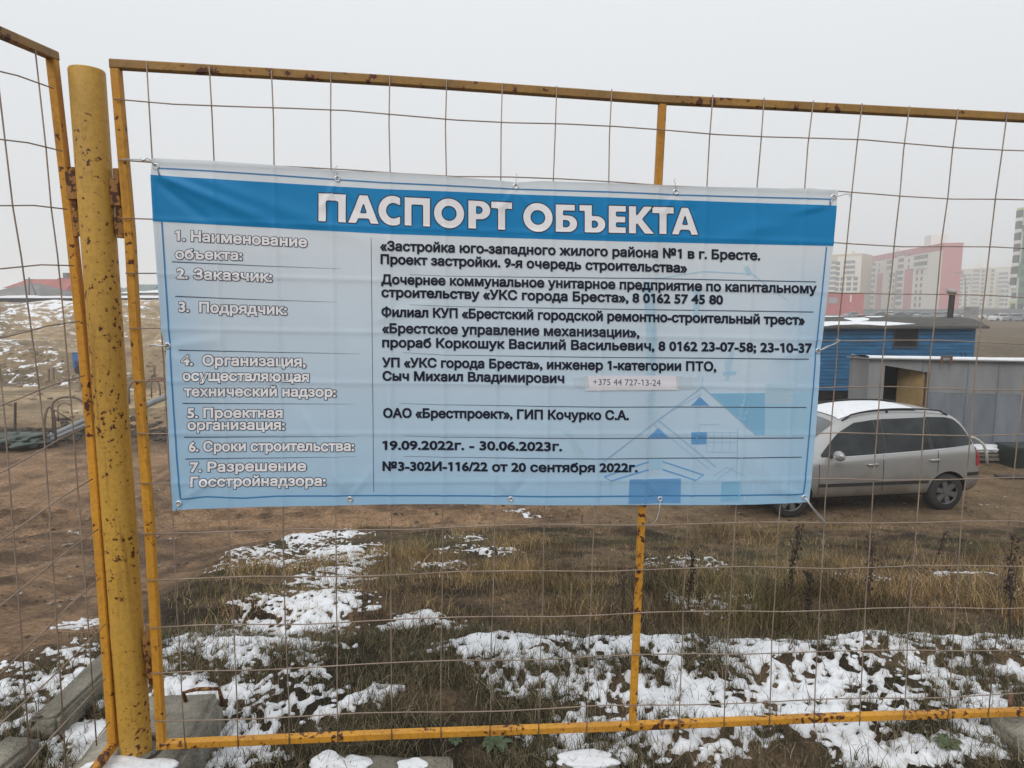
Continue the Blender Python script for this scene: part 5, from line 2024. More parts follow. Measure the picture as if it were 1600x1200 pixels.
for px in (1441, 1512, 1560):
    xx = fx(px)
    mb.bar((xx, YS - .008, max(szb, dzb if px < 1450 else szb)), (xx, YS - .008, topz(xx) - .02), .035, .02, (0, -1, 0))
mb.build('seam', M_shed2, shed)
mb = MB()
mb.add([(sx0 - .08, YS - .12, topz(sx0) + .01), (sx1 + .08, YS - .12, topz(sx1) + .01), (sx1 + .08, YS + 1.85, topz(sx1) - .11), (sx0 - .08, YS + 1.85, topz(sx0) - .11),
        (sx0 - .08, YS - .12, topz(sx0) + .04), (sx1 + .08, YS - .12, topz(sx1) + .04), (sx1 + .08, YS + 1.85, topz(sx1) - .08), (sx0 - .08, YS + 1.85, topz(sx0) - .08)],
       [(0, 3, 2, 1), (4, 5, 6, 7), (0, 1, 5, 4), (1, 2, 6, 5), (2, 3, 7, 6), (3, 0, 4, 7)])
mb.build('roof', M_shed, shed)
P = []
for i in range(60):
    x = sx0 - .04 + (sx1 - sx0 + .08) * i / 59
    k = .6 + .8 * fbm(np.array([x * 2.0]), np.array([1.0]), 3, 5)[0]
    P.append([(x, YS - .13 + .02 * k, topz(x) + .035), (x, YS - .11, topz(x) + .04 + .035 * k), (x, YS + .2, topz(x) + .04 + .04 * k), (x, YS + 1.2, topz(x) - .03 + .04 * k), (x, YS + 1.75, topz(x) - .07)])
MB().grid(P).build('roof_snow', M_snow, shed, smooth=True)
mb = MB()
slab(mb, [(dxa - .01, szb), (dxb + .05, szb), (dxb + .05, topz(dxb) - .05), (dxa - .01, topz(dxa) - .05)], YS + 1.1, YS + 1.14)
mb.build('dark_backing', M_in, shed)  # black sheet added behind the doorway, standing in for the unlit interior
dl = fx(1416)
mb = MB()
h0, h1 = Vector((dxb - .02, YS + .06, 0)), Vector((dl, YS + .62, 0))
for (za, zb_) in ((szb + .02, dzb - .03),):
    mb.bar((0, 0, 0), (0, 0, .001), .001, .001, (1, 0, 0)) if False else None
    n_ = Vector((h1 - h0)).normalized()
    pr_ = Vector((-n_.y, n_.x, 0)) * .02
    q = [h0 - pr_, h1 - pr_, h1 + pr_, h0 + pr_]
    zz_ = [dzb - .03, dzb + .10, dzb + .10, dzb - .03]
    vs = [(p_.x, p_.y, szb + .02) for p_ in q] + [(p_.x, p_.y, z) for p_, z in zip(q, zz_)]
    mb.add(vs, [(0, 3, 2, 1), (4, 5, 6, 7), (0, 1, 5, 4), (1, 2, 6, 5), (2, 3, 7, 6), (3, 0, 4, 7)])
dr = mb.build('door', M_ply, shed)
mb = MB()
a = h0 + (h1 - h0) * .70 - Vector((-n_.y, n_.x, 0)) * .035
a = h0 + (h1 - h0) * .62 + Vector((n_.y, -n_.x, 0)) * .035
b = h0 + (h1 - h0) * .78 + Vector((n_.y, -n_.x, 0)) * .035
mb.bar((a.x, a.y, szb + .1), (b.x, b.y, dzb - .55), .09, .03, (n_.y, -n_.x, 0))
mb.build('door_brace', mat('brown_batten', (0.2, 0.10, 0.04), .8), dr)
mb = MB()
slab(mb, [(dxb, szb), (dxb + .05, szb), (dxb + .05, dzb), (dxb, dzb)], YS - .03, YS - .002)
mb.build('door_frame', mat('brown_jamb', (0.11, 0.07, 0.045), .85), shed)
bx = Vector((fx(1472), YS, 0))
mb = MB()
for o_x in (-.1, .1): mb.bar((bx.x + o_x, YS - .15, topz(bx.x) - .08), (bx.x + o_x, YS - .15, topz(bx.x) + .12), .04, .04, (0, -1, 0))
mb.bar((bx.x - .12, YS - .15, topz(bx.x) + .1), (bx.x + .12, YS - .15, topz(bx.x) + .1), .04, .035, (0, -1, 0))
mb.build('roof_bracket', M_rust, shed)

shed.rotation_euler.z = -SROT

# things lying by the shed
M_foam = mat('snowy_white_board', (0.66, 0.67, 0.68), .85, 0, .15, 6)
M_board = mat('grey_wet_board', (0.15, 0.13, 0.11), .9, 0, .3, 5)
g = gnd(1549, 727)
pl_ = thing('board_stack', 'low stack of boards with white snow beside the grey shed', 'boards', (g.x, g.y + .4, g.z))
for k, (dx, w, z) in enumerate([(-.05, .84, .06), (.03, .80, .15), (0, .86, .24)]):
    mb = MB()
    mb.box((g.x + dx - w / 2, g.y + .1 + .03 * k, g.z + z), (g.x + dx + w / 2, g.y + .75 + .02 * k, g.z + z + .06))
    mb.build('board', M_board if k < 2 else M_foam, pl_)
mb = MB()
for q in range(6): mb.lump((g.x - .36 + .145 * q, g.y + .4, g.z + .31), (.12, .3, .035), q, 2, .3)
mb.build('snow_cap', M_snow, pl_, smooth=True)
g2 = gnd(1594, 733)
bx_ = thing('black_crate', 'black lidded crate cut off by the right edge beside the shed', 'crate', (g2.x + .25, g2.y + .2, g2.z))
mb = MB()
mb.box((g2.x - .14, g2.y, g2.z), (g2.x + .66, g2.y + .55, g2.z + .42))
mb.build('body', mat('black_green_plastic', (0.012, 0.017, 0.015), .5), bx_)
mb = MB()
mb.box((g2.x - .17, g2.y - .03, g2.z + .423), (g2.x + .69, g2.y + .58, g2.z + .47))
mb.build('lid', mat('dark_lid', (0.03, 0.036, 0.035), .5), bx_)
g3 = gnd(1585, 748)
mb = MB()
mb.bar((g3.x - .35, g3.y + .05, g3.z + .05), (g3.x + .7, g3.y - .05, g3.z + .05), .14, .05, (0, 0, 1))
tag(mb.build('plank', mat('dark_brown_plank', (0.07, 0.05, 0.045), .9, 0, .3, 8), None), 'dark brown plank lying on the trampled ground by the right edge', 'plank')
g4 = gnd(1540, 728)
c0, c1 = at(1514, 683, g4.y), at(1543, 721, g4.y)
mb = MB()
mb.tube([at(1511, 684, g4.y), at(1520, 683, g4.y), at(1529, 688, g4.y), at(1537, 695, g4.y), at(1541, 706, g4.y), at(1543, 726, g4.y)], .03, 8)
tag(mb.build('bent_pipe', mat('pale_pipe', (0.42, 0.42, 0.38), .7, 0, .2, 9), None, smooth=True), 'pale bent pipe curving to the ground behind the minivan', 'pipe')

# ------------------------------------------------------------------ housing estate in the fog
M_win = mat('distant_window', (0.05, 0.055, 0.065), .25)
M_winl = mat('balcony_glazing', (0.10, 0.11, 0.125), .3)
M_cream = mat('cream_panel', (0.68, 0.64, 0.57), .9)
M_pale = mat('pale_yellow_panel', (0.60, 0.55, 0.42), .9)
M_redp = mat('red_panel', (0.46, 0.13, 0.14), .9)
M_redd = mat('grey_pink_panel', (0.33, 0.24, 0.24), .9)
M_tan = mat('tan_panel', (0.50, 0.40, 0.28), .9)
M_whitep = mat('white_panel', (0.72, 0.71, 0.68), .9)
M_green = mat('green_panel', (0.09, 0.22, 0.12), .9)
M_lime = mat('lime_panel', (0.52, 0.56, 0.28), .9)
M_olive = mat('olive_panel', (0.36, 0.37, 0.2), .9)
M_grey = mat('grey_panel', (0.28, 0.29, 0.31), .9)


def apartment(label, A, B, depth, top, floors, skin, win, panels, roofbits, z0=-2.1, gable=None, group=None):
    """slab block with its front from A to B; win = (u, width, first floor, last floor, glazed) columns; panels = (u0, u1, w0, w1, material)"""
    A, B = Vector(A), Vector(B)
    L = (B - A).length
    rz = math.atan2(B.y - A.y, B.x - A.x)
    r = thing('apartment_building', label, 'apartment block', (A.x, A.y, z0), rz, group)
    H = top - z0
    mb = MB()
    mb.box((0, 0, 0), (L, depth, H - 1.0))
    mb.build('wall', skin, r, world=False)
    mb = MB()
    mb.box((-.15, -.15, H - .996), (L + .15, depth + .15, H))
    mb.build('parapet', panels[0][4] if panels else skin, r, world=False)
    for k, (u0, u1, w0, w1, m_) in enumerate(panels):
        mb = MB()
        mb.box((u0 * L, -.12 - .004 * (k % 5), w0 * (H - 1)), (u1 * L, -.002, w1 * (H - 1.01)))
        mb.build('facade_panel', m_, r, world=False)
    if gable:
        mb = MB()
        mb.box((L + .002, 0, 0), (L + .14, depth, H - 1.01))
        mb.build('gable_panel', gable, r, world=False)
    fh = (H - 1.6) / floors
    n = 0
    base = {}
    for u, w, f0, f1, glz in win:
        for f in range(f0, f1):
            z = .9 + fh * f + .55
            key = (w, glz)
            if key not in base:
                mb = MB()
                if glz:
                    mb.box((-w / 2, -.75, -.45), (w / 2, -.13, .55), 0)
                    mb.box((-w / 2 + .1, -.78, .56), (w / 2 - .1, -.2, fh - .62), 1)
                    base[key] = mb.build('balcony', [skin, M_winl if glz == 1 else M_win], r, world=False)
                else:
                    mb.box((-w / 2, -.19, 0), (w / 2, -.14, 1.7))
                    base[key] = mb.build('window', M_win, r, world=False)
                o = base[key]
            else:
                o = base[key].copy()
                COL.objects.link(o)
                o.parent = r
            o.location = (u * L, 0, z)
            n += 1
    for u, w, h in roofbits:
        mb = MB()
        mb.box((u * L - w / 2, depth * .3, H - .02), (u * L + w / 2, depth * .3 + w, H + h))
        mb.build('roof_house', M_whitep, r, world=False)
    return r


def spot(px, D):
    p = at(px, 472, D)
    return (p.x, D, 0)


estate = 'apartment blocks fading into the fog'
apartment('tall cream apartment block with red corner bands and red stripes on its front', spot(1357, 372), spot(1467, 287), 7.6, 26.2, 9, M_cream,
          [(.06, 5, 0, 8, 1), (.155, 1.6, 6, 9, 0), (.34, 1.7, 0, 6, 0), (.40, 1.7, 0, 6, 0), (.33, 6, 6, 8, 1), (.50, 5.5, 0, 9, 1), (.60, 1.6, 6, 9, 0), (.72, 1.8, 0, 6, 0), (.78, 1.8, 0, 6, 0), (.72, 6, 6, 8, 1), (.80, 6.5, 6, 8, 2)],
          [(0, .998, .93, 1.0, M_redp), (.005, .06, 0, .68, M_tan), (.13, .22, 0, .68, M_redp), (.42, .47, 0, .70, M_redd), (.555, .665, 0, .70, M_redp), (.02, .05, .68, .93, M_redd)], [(.35, 6, 2.0), (.75, 7, 5)], gable=M_redp, group=estate)
apartment('cream and tan apartment block behind the low red building', spot(1272, 360), spot(1342, 345), 18, 26.0, 10, M_cream,
          [(.38, 4, 0, 9, 1), (.50, 2, 0, 9, 0), (.62, 2, 0, 6, 0), (.75, 5.5, 6, 9, 1), (.76, 2.2, 0, 6, 0), (.90, 2.0, 0, 6, 0)],
          [(.3, .48, .9, 1.0, M_tan), (.45, .98, .86, .9, M_whitep)], [(.6, 5, 2)], gable=M_tan, group=estate)
apartment('pale yellow apartment block faint in the fog right of the red striped one', spot(1496, 470), spot(1540, 452), 16, 24.0, 9, M_pale,
          [(.1, 2, 0, 9, 0), (.3, 4.5, 5, 8, 1), (.3, 2, 0, 5, 0), (.62, 4.5, 0, 9, 1), (.85, 2, 0, 9, 0)], [(.42, .55, 0, .9, M_tan)], [(.5, 5, 4), (.8, 4, 2)], group=estate)
apartment('olive and cream apartment block faint in the fog behind the street lamp', spot(1541, 455), spot(1576, 440), 16, 24.3, 9, M_cream,
          [(.2, 2, 0, 9, 0), (.7, 6, 4, 8, 1), (.7, 3, 0, 4, 0), (.9, 2, 0, 6, 0)], [(.02, .5, 0, .92, M_pale), (.40, .60, 0, .75, M_olive)], [(.6, 6, 4.5)], group=estate)
apartment('white and green apartment block cut off by the right edge', spot(1577, 215), spot(1770, 172), 18, 30.6, 9, M_whitep,
          [(.040, 2.3, 6, 9, 2), (.043, 2.3, 4, 6, 2), (.036, 2.3, 2, 4, 2), (.045, 1.9, 0, 2, 0), (.12, 2, 0, 8, 0), (.2, 3, 0, 8, 1), (.35, 2, 0, 8, 0), (.5, 3, 0, 8, 1), (.65, 2, 0, 8, 0), (.8, 3, 0, 8, 1)],
          [(.0, .999, .93, 1.0, M_lime), (.082, .999, .06, .925, M_green), (.05, .081, .36, .50, M_green), (.055, .081, .80, .86, M_green), (.0, .07, .07, .13, M_lime), (0, .999, 0, .058, M_grey)], [(.6, 6, 3)], group=estate)
pod = at(1567, 470, 178)
rb = thing('low_red_building', 'long low red building with grey shutter in front of the apartment blocks', 'building', (at(1272, 480, 200).x, 200, -2.1))
xa, xb = at(1268, 480, 200).x, at(1349, 480, 200).x
zt = at(1300, 459, 200).z
mb = MB(); mb.box((xa, 200, -2.1), (xb, 215, zt)); mb.build('wall', mat('red_cladding', (0.42, 0.07, 0.07), .8, 0, .15, .3), rb)
mb = MB(); mb.box((xa - .1, 199.9, zt + .002), (xb + .1, 215.1, zt + .35)); mb.build('parapet', mat('dark_red_cap', (0.30, 0.06, 0.06), .8), rb)
mb = MB(); mb.box((at(1295, 470, 200).x, 199.9, at(1295, 474, 200).z), (at(1308, 470, 200).x, 199.998, at(1308, 465, 200).z)); mb.build('shutter', M_grey, rb)
mb = MB(); mb.box((at(1328, 470, 200).x, 199.9, at(1295, 472, 200).z), (at(1330, 470, 200).x, 199.998, at(1308, 461, 200).z)); mb.build('downpipe', M_whitep, rb)

# street lamp, kiosk, wall behind the parked cars
lx = at(1507.5, 497, 150)
lm = MB()
tp_ = at(1508.5, 436, 150)
lm.tube([(lx.x, 150, -2.1), (tp_.x, 150, tp_.z), at(1506, 430, 150), at(1501, 427, 150), at(1495, 426.3, 150)], [.14, .10, .08, .07, .07], 8)
lt = thing('street_lamp', 'grey curved street lamp standing in front of the foggy apartment blocks', 'street lamp', (lx.x, 150, -2.1))
lm.build('pole', mat('grey_lamp_steel', (0.3, 0.31, 0.32), .6, .3), lt, smooth=True)
h = at(1494, 426.3, 150)
mb = MB(); mb.bar(h + Vector((.3, 0, .02)), h + Vector((-.5, 0, .06)), .26, .12, (0, 0, 1)); mb.build('lamp_head', M_grey, lt)
kx, kb = at(1523, 480, 140), -2.1
ki = thing('kiosk', 'small flat roofed grey kiosk by the parking lot', 'kiosk', (kx.x, 140, kb))
mb = MB(); mb.box((kx.x - .9, 140, kb), (kx.x + .9, 142, kb + 2.5)); mb.build('wall', mat('kiosk_grey', (0.2, 0.19, 0.17), .9), ki)
mb = MB(); mb.box((kx.x - 1.15, 139.8, kb + 2.503), (kx.x + 1.15, 142.2, kb + 2.75)); mb.build('roof', M_grey, ki)
mb = MB(); mb.box((kx.x - .6, 139.93, kb + 1.1), (kx.x + .6, 139.99, kb + 2.0)); mb.build('shutter', mat('kiosk_shutter', (0.12, 0.12, 0.12), .8), ki)


def far_car(px, D, colour, label, ln=4.3, flip=1, snow=True):
    p = at(px, 490, D)
    z0 = -2.1
    prof_ = [(0, .25), (.05, .75), (.35, .95), (.9, 1.0), (1.35, 1.42), (2.6, 1.46), (3.35, 1.0), (4.1, .9), (4.3, .7), (4.3, .25)]
    prof_ = [(x * ln / 4.3, z) for x, z in prof_]
    mb = MB()
    n = len(prof_)
    ya, yb = 0, 1.7
    vs = [(x * flip, ya + (.18 if z > 1.2 else 0), z) for x, z in prof_] + [(x * flip, yb - (.18 if z > 1.2 else 0), z) for x, z in prof_]
    mb.add(vs, [tuple(range(n)), tuple(range(2 * n - 1, n - 1, -1))], 0)
    for i in range(n):
        a, b = prof_[i], prof_[(i + 1) % n]
        top_ = a[1] > .85 and b[1] > .85 and abs(a[1] - b[1]) < .15
        mb.add([vs[i], vs[(i + 1) % n], vs[n + (i + 1) % n], vs[n + i]], [(0, 1, 2, 3)], 2 if (top_ and snow) else (1 if abs(a[1] - b[1]) > .3 and min(a[1], b[1]) > .9 else 0))
    s_ = ln / 4.3
    mb.add([(1.0 * s_ * flip, -.02, .98), (3.2 * s_ * flip, -.02, .98), (2.55 * s_ * flip, .15, 1.38), (1.4 * s_ * flip, .15, 1.38)], [(0, 1, 2, 3)], 1)
    for wx in (.85 * s_, 3.45 * s_):
        mb.tube([(wx * flip, -.03, .31), (wx * flip, .2, .31)], .31, 14, 3)
        mb.tube([(wx * flip, 1.5, .31), (wx * flip, 1.73, .31)], .31, 14, 3)
    o = mb.build('parked_car', [colour, M_glass, M_snow, M_tyre], None, world=False)
    o.location = (p.x, D, z0)
    return tag(o, label, 'car', 'cars parked before the apartment blocks')


cdark = mat('dark_car_paint', (0.05, 0.055, 0.065), .4)
cgrey = mat('grey_car_paint', (0.22, 0.23, 0.25), .4)
cwhite = mat('white_car_paint', (0.6, 0.6, 0.6), .4)
cred = mat('red_car_paint', (0.35, 0.04, 0.04), .4)
lots = [(1321, 150, cgrey, 'grey car behind the small red car left of the parking row', 1), (1329, 118, cred, 'small red car with snow on it above the blue cabin roof', 1), (1296, 112, cred, 'red car half hidden by the banner edge', 1),
        (1362, 150, cdark, 'leftmost dark car of the parked row under the red striped block', 1), (1378, 160, cwhite, 'white snow covered van behind the dark parked cars', 1), (1393, 150, cdark, 'dark car parked second from the left in the row', 1), (1414, 151, cdark, 'dark grey car in the middle of the parked row', 1),
        (1432, 149, cgrey, 'light grey car parked right of the dark middle one', 1), (1453, 151, cgrey, 'grey car parked left of the stovepipe', 1), (1468, 156, cdark, 'dark car seen just left of the stovepipe', 1), (1494, 150, cgrey, 'grey car parked right of the stovepipe', 1), (1511, 146, cwhite, 'white car parked beside the street lamp', 1),
        (1553, 130, cwhite, 'white car parked left in the row before the green block', 1), (1573, 129, cgrey, 'grey car with snow before the green block', 1), (1592, 131, cwhite, 'white car at the right edge before the green block', 1)]
for px, D, c, lab, fl in lots:
    far_car(px, D, c, lab, 4.3, fl)
lw = thing('low_wall', 'long low grey wall along the far parking lot', 'wall', (at(1400, 490, 190).x, 190, -2.1))
mb = MB(); mb.box((at(1350, 490, 190).x, 190, -2.1), (at(1640, 490, 190).x, 190.3, -.5)); mb.build('wall_panel', mat('grey_wall', (0.16, 0.165, 0.18), .9), lw)
mb = MB(); mb.box((at(1350, 490, 190).x, 189.95, -.497), (at(1640, 490, 190).x, 190.35, -.38)); mb.build('coping', M_grey, lw)

# ------------------------------------------------------------------ village and works on the left
M_roofr = mat('red_roof_tile', (0.33, 0.10, 0.085), .85, 0, .2, .8)
M_roofg = mat('grey_roof_sheet', (0.17, 0.165, 0.16), .85, 0, .2, .6)
M_roofgr = mat('green_grey_roof_sheet', (0.18, 0.22, 0.21), .85, 0, .15, .6)
M_plast = mat('pale_plaster', (0.45, 0.42, 0.38), .9)
M_teal = mat('grey_green_wall', (0.20, 0.27, 0.25), .9)


def house(label, pa, pb, D, ytop, yeave, roof, wallm, depth=9, hip=.25, snowy=None, chim=None, group='houses beyond the bank'):
    a, b = at(pa, yeave, D), at(pb, yeave, D)
    zt_ = at((pa + pb) / 2, ytop, D).z
    z0 = 1.2
    r = thing('house', label, 'house', (a.x, D, z0), 0, group)
    mb = MB(); mb.box((a.x + .3, D + .3, z0), (b.x - .3, D + depth - .3, a.z)); mb.build('wall', wallm, r)
    k = (b.x - a.x) * hip
    ym = D + depth / 2
    mb = MB()
    mb.add([(a.x, D, a.z), (b.x, D, a.z), (b.x, D + depth, a.z), (a.x, D + depth, a.z), (a.x + k, ym, zt_), (b.x - k, ym, zt_)], [(0, 1, 5, 4), (1, 2, 5), (2, 3, 4, 5), (3, 0, 4), (0, 3, 2, 1)])
    rf = mb.build('roof', roof, r)
    if snowy:
        u0, u1, w0, w1 = snowy
        P = []
        for i in range(13):
            u = u0 + (u1 - u0) * i / 12
            row = []
            for j in range(4):
                w = w0 + (w1 - w0) * j / 3 * (.5 + .5 * math.sin(PI * i / 12))
                xl, xr = a.x + k * w, b.x - k * w
                row.append((xl + (xr - xl) * u, D + depth / 2 * w - .05, a.z + (zt_ - a.z) * w + .06))
            P.append(row)
        MB().grid(P[::-1]).build('roof_snow', M_snow, rf, smooth=True)
    if chim:
        cx = at(chim, ytop, D)
        mb = MB(); mb.box((cx.x - .3, ym - .3, zt_ - .8), (cx.x + .3, ym + .3, zt_ + .7)); mb.build('chimney', M_roofg, rf)
    for u in (.25, .5, .75):
        x = a.x + (b.x - a.x) * u
        mb = MB(); mb.box((x - .5, D + .24, max(z0 + .5, a.z - 1.6)), (x + .5, D + .296, a.z - .35)); mb.build('window', M_win, r)
    return r


house('house with long grey roof at the left edge', -40, 62, 84, 441, 462, M_roofg, M_plast, 10, .42)
house('house with faded orange red roof behind the long grey roof', 4, 62, 98, 434.5, 450, M_roofr, M_plast, 9, .12)
house('house with tall red hipped roof behind the left fence panel', 40, 100, 92, 432, 456, M_roofr, M_plast, 10, .28, (.2, .98, .0, .22), 66)
house('grey green house between the fence post and the red roof', 92, 158, 95, 441, 458, M_roofgr, M_teal, 9, .2)
house('grey green house with snow on its eaves right of the fence post', 170, 232, 88, 443, 459, M_roofgr, M_teal, 9, .18, (.3, .98, .0, .25))
house('dark roofed house partly hidden by the banner\'s left edge', 216, 290, 86, 446, 458, M_roofg, M_plast, 9, .2, (.0, .6, .0, .4))
up_ = MB()
q0, q1 = at(45.5, 470, 80), at(45.5, 433.5, 80)
up_.tube([q0, q1], .09, 8)
up_.tube([q1 + Vector((-.5, 0, -.25)), q1 + Vector((.5, 0, -.25))], .05, 6)
up_.tube([q1 + Vector((0, 0, -.1)), at(57, 462, 80)], .05, 6)
tag(up_.build('utility_pole', mat('grey_pole', (0.14, 0.13, 0.125), .9), None, smooth=True), 'thin grey utility pole with stay in front of the red roofs', 'utility pole')

# low board fence with snow along the top of the bank
fa, fb = at(-30, 469, 66), at(300, 470, 66)
bf = thing('board_fence', 'long dark low board fence topped with snow along the far bank', 'fence', (fa.x, 66, 1.6))
mb = MB()
xx = fa.x
while xx < fb.x:
    hgt = random.uniform(-.03, .05)
    mb.box((xx, 66 + random.uniform(0, .03), 1.2), (xx + .32, 66.06, fa.z + .22 + hgt))
    xx += .335
mb.build('boards', mat('dark_weathered_boards', (0.045, 0.045, 0.045), .9), bf)
mb = MB()
P = []
for i in range(70):
    x = fa.x + (fb.x - fa.x) * i / 69
    hgt = .10 + .16 * fbm(np.array([x * .7]), np.array([2.0]), 3, 9)[0]
    P.append([(x, 65.8, fa.z + .20), (x, 65.85, fa.z + .25 + hgt), (x, 66.2, fa.z + .25 + hgt), (x, 66.3, fa.z + .2)])
mb.grid(P)
mb.build('snow_cap', M_snow, bf, smooth=True)

# long pipe on the bank
mb = MB()
g_ = [gnd(x, 527) for x in (-20, 140, 262)]
yy_ = 52.0
pts = [at(-20, 527, yy_), at(60, 524.5, yy_), at(130, 524, yy_), at(262, 523, yy_)]
mb.tube(pts, .10, 10)
for q in pts[:3]:
    mb.tube([q, q + Vector((0, .05, -1.6))], .05, 6)
pts2 = [at(-20, 531, yy_ - 1), at(60, 528.5, yy_ - 1), at(262, 527, yy_ - 1)]
tag(mb.build('steel_pipe', M_rust, None, smooth=True), 'long rusty pipe running level across the sandy bank', 'pipe')
mb = MB(); mb.tube(pts2, .11, 10)
for q in pts2: mb.tube([q, q + Vector((0, .05, -1.6))], .05, 6)
tag(mb.build('steel_pipe', mat('pale_pipe_paint', (0.34, 0.31, 0.27), .7), None, smooth=True), 'long pale pipe just below the rusty one on the bank', 'pipe')

# blue site generator
YB = 36.0
ga, gb = at(115, 584, YB), at(149, 551, YB)
gz = ga.z
gen = thing('site_generator', 'small blue generator trailer in the pit behind the fence post', 'generator', ((ga.x + gb.x) / 2, YB, gz))
mb = MB(); mb.box((ga.x, YB, gz + .28), (gb.x, YB + 1.6, gb.z)); mb.build('housing', mat('blue_enamel', (0.035, 0.13, 0.34), .5), gen)
mb = MB(); mb.box((ga.x + .12, YB - .03, gz + .4), (ga.x + .5, YB - .002, gb.z - .45)); mb.build('grille', mat('navy_grille', (0.02, 0.04, 0.09), .7), gen)
mb = MB(); mb.box((ga.x - .06, YB - .06, gb.z + .003), (gb.x + .06, YB + 1.66, gb.z + .06)); mb.build('canopy', M_grey, gen)
for wx in (ga.x + .3, gb.x - .3):
    mb = MB(); mb.tube([(wx, YB - .06, gz + .2), (wx, YB + .14, gz + .2)], .22, 16); mb.build('wheel', M_tyre, gen, auto=40)
mb = MB()
mb.box((ga.x + .2, YB + .1, gz - 1.2), (gb.x - .2, YB + 1.5, gz - .02))
mb.build('timber_crib', M_board, gen)

# hoops of bent bar, stakes and pipes along the trench
def hoop(px0, px1, yb, ytop, D, r, label, m_=M_rust):
    mb = MB()
    pts = []
    for k in range(17):
        a = PI * k / 16
        x = (px0 + px1) / 2 - (px1 - px0) / 2 * math.cos(a)
        y = yb + (ytop - yb) * math.sin(a) ** .8
        pts.append(at(x, y, D + .25 * k / 16))
    pts[0] = pts[0] - Vector((0, 0, .35)); pts[-1] = pts[-1] - Vector((0, 0, .35))
    mb.tube(pts, r, 8)
    return tag(mb.build('steel_hoop', m_, None, smooth=True), label, 'hoop', 'bent hoops along the trench')
M_hoop = mat('dull_brown_steel', (0.15, 0.115, 0.085), .8, 0, .3, 8)
hoop(81, 132, 638, 620, 18.6, .030, 'wide low steel hoop beside the left panel', M_hoop)
hoop(90, 112, 640, 630, 18.9, .016, 'small hoop standing inside the wide low one', M_hoop)
hoop(69, 86, 675, 636, 16.6, .030, 'narrow tall steel hoop with upright legs', M_hoop)
hoop(201, 224, 615, 596, 22, .030, 'steel hoop seen between the round post and the panel', M_hoop)
hoop(226, 250, 612, 592, 22, .026, 'steel hoop beside the left edge of the banner', M_hoop)
hoop(236, 262, 606, 590, 23, .022, 'dark steel hoop partly behind the banner', M_hoop)
mb = MB(); mb.tube([at(84, 640, 16.8), at(100, 650, 16.9), at(112, 657, 17)], .02, 6)
tag(mb.build('bent_bar', M_hoop, None, smooth=True), 'thin bent bar leaning from the narrow hoop', 'bar')
mb = MB(); mb.tube([at(229, 596, 22.3), at(245, 594, 22.3), at(262, 592, 22.3)], .03, 6)
tag(mb.build('red_bar', mat('red_oxide_bar', (0.22, 0.06, 0.045), .8), None, smooth=True), 'thin red bar lying level by the banner\'s left edge', 'bar')
for px, ya, yb_, D, lab in [(23.5, 629, 668, 17.5, 'dark wooden stake at the left edge of the trench'), (83, 640, 672, 17.0, 'dark stake beside the narrow hoop'), (83.5, 574, 588, 33, 'short stake in the pit behind the left panel'), (76, 576, 590, 33, 'leaning short stake in the pit'), (241, 571, 585, 30, 'short post in the pit beside the banner')]:
    mb = MB(); mb.bar(at(px, yb_ + 5, D), at(px + .4, ya, D), (.05 if D < 20 else .07), (.05 if D < 20 else .07), (0, -1, 0))
    tag(mb.build('wooden_stake', M_stalk2 if D < 20 else M_hoop, None), lab, 'stake', 'stakes in the pit')
M_gp = mat('grey_plastic_pipe', (0.22, 0.23, 0.23), .6, 0, .2, 5)
for k, (pp, r, lab) in enumerate([([(62, 687), (100, 672), (136, 655)], .075, 'grey pipe slanting out of the dark heap behind the left panel'), ([(70, 692), (105, 676), (140, 661)], .06, 'second grey pipe lying below the slanting one'), ([(226, 634), (242, 627), (262, 619)], .10, 'thick grey pipe beside the lower left of the banner')]):
    D = 17.2 if k < 2 else 21
    mb = MB(); mb.tube([at(x, y, D + .4 * i) for i, (x, y) in enumerate(pp)], r, 12)
    tag(mb.build('grey_pipe', M_gp, None, auto=40), lab, 'pipe', 'grey pipes by the trench')
M_tarp = mat('dark_green_tarpaulin', (0.06, 0.075, 0.062), .6, 0, .4, 3, .4, 6)
mb = MB()
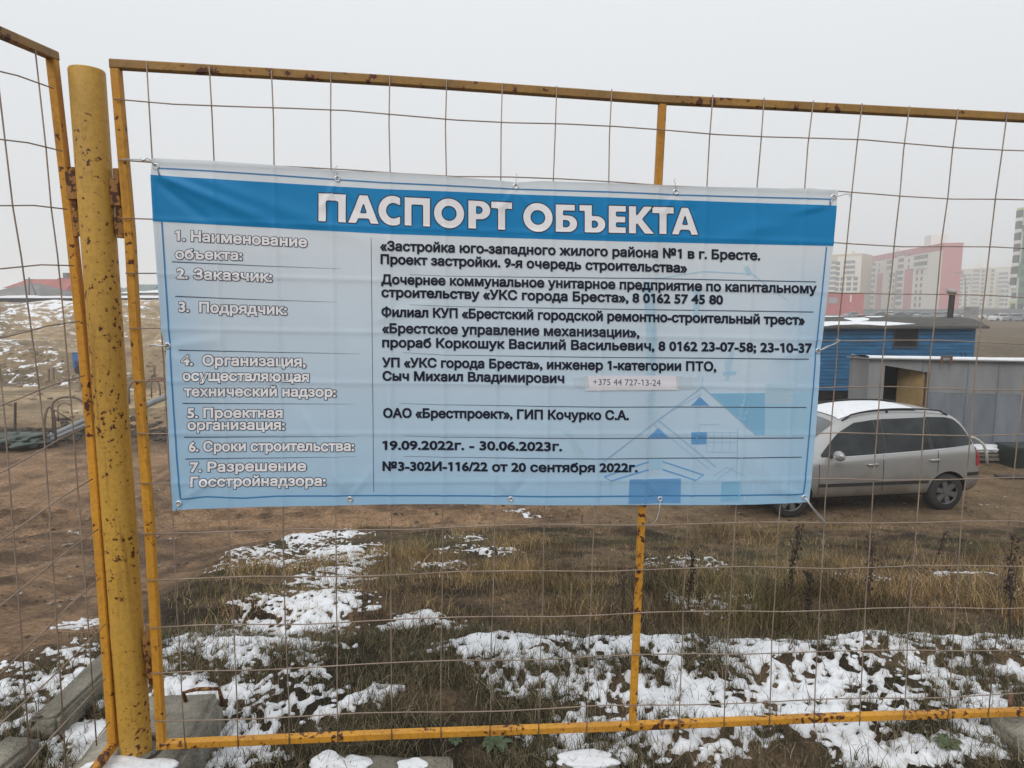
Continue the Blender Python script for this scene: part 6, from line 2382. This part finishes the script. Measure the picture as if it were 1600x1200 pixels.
for (px, py, w, h, q) in [(20, 688, .50, .10, 1), (50, 691, .36, .09, 2), (5, 685, .45, .10, 3), (36, 684, .34, .09, 5)]:
    c = at(px, py, 16.6)
    mb.lump(c, (w, .45, h), q, 3, .95)
tag(mb.build('tarpaulin_heap', M_tarp, None, smooth=True), 'crumpled dark green tarpaulin heap behind the left panel', 'tarpaulin')
# clods of dark spoil
M_clod = mat('dark_spoil', (0.06, 0.046, 0.033), .95, 0, .4, 6, .5, 20)
rg = random.Random(5)
mb = MB()
for q in range(170):
    px = rg.uniform(-10, 262)
    py = rg.uniform(655, 690) if px > 90 else rg.uniform(672, 694)
    g = gnd(px, py)
    r_ = rg.uniform(.03, .12)
    mb.lump(g + Vector((0, 0, r_ * .2)), (r_ * 1.4, r_, r_ * .7), q, 2, .7)
o = mb.build('spoil_clods', M_clod, None, smooth=False)
tag(o, 'dark clods of wet spoil along the trench edge', 'rubble', kind='stuff')
mb = MB()
for q in range(150):
    px, py = rg.uniform(-10, 262), rg.uniform(545, 660)
    g = gnd(px, py)
    r_ = rg.uniform(.03, .11) * g.y / 26
    mb.lump(g + Vector((0, 0, r_ * .2)), (r_ * 1.3, r_, r_ * .9), q, 1, .8)
o = mb.build('sand_clods', mat('sand_clod', (0.24, 0.18, 0.115), .95, 0, .4, 4), None, smooth=False)
tag(o, 'loose clods of sand and clay scattered in the pit', 'rubble', kind='stuff')

# ------------------------------------------------------------------ the foggy air: one box round everything
hz = MB()
hz.box((-1300, -1300, -6.5), (1300, 1300, 38))
m = bpy.data.materials.new('fog')
m.use_nodes = True
m.node_tree.nodes.clear()
o1 = m.node_tree.nodes.new('ShaderNodeOutputMaterial')
v1 = m.node_tree.nodes.new('ShaderNodeVolumePrincipled')
v1.inputs['Color'].default_value = (0.985, 0.99, 0.995, 1)
v1.inputs['Density'].default_value = 0.0017
v1.inputs['Anisotropy'].default_value = 0.0
m.node_tree.links.new(v1.outputs[0], o1.inputs['Volume'])
haze = hz.build('haze', m, None)
tag(haze, 'pale winter fog filling the air over the site', 'fog', kind='stuff')
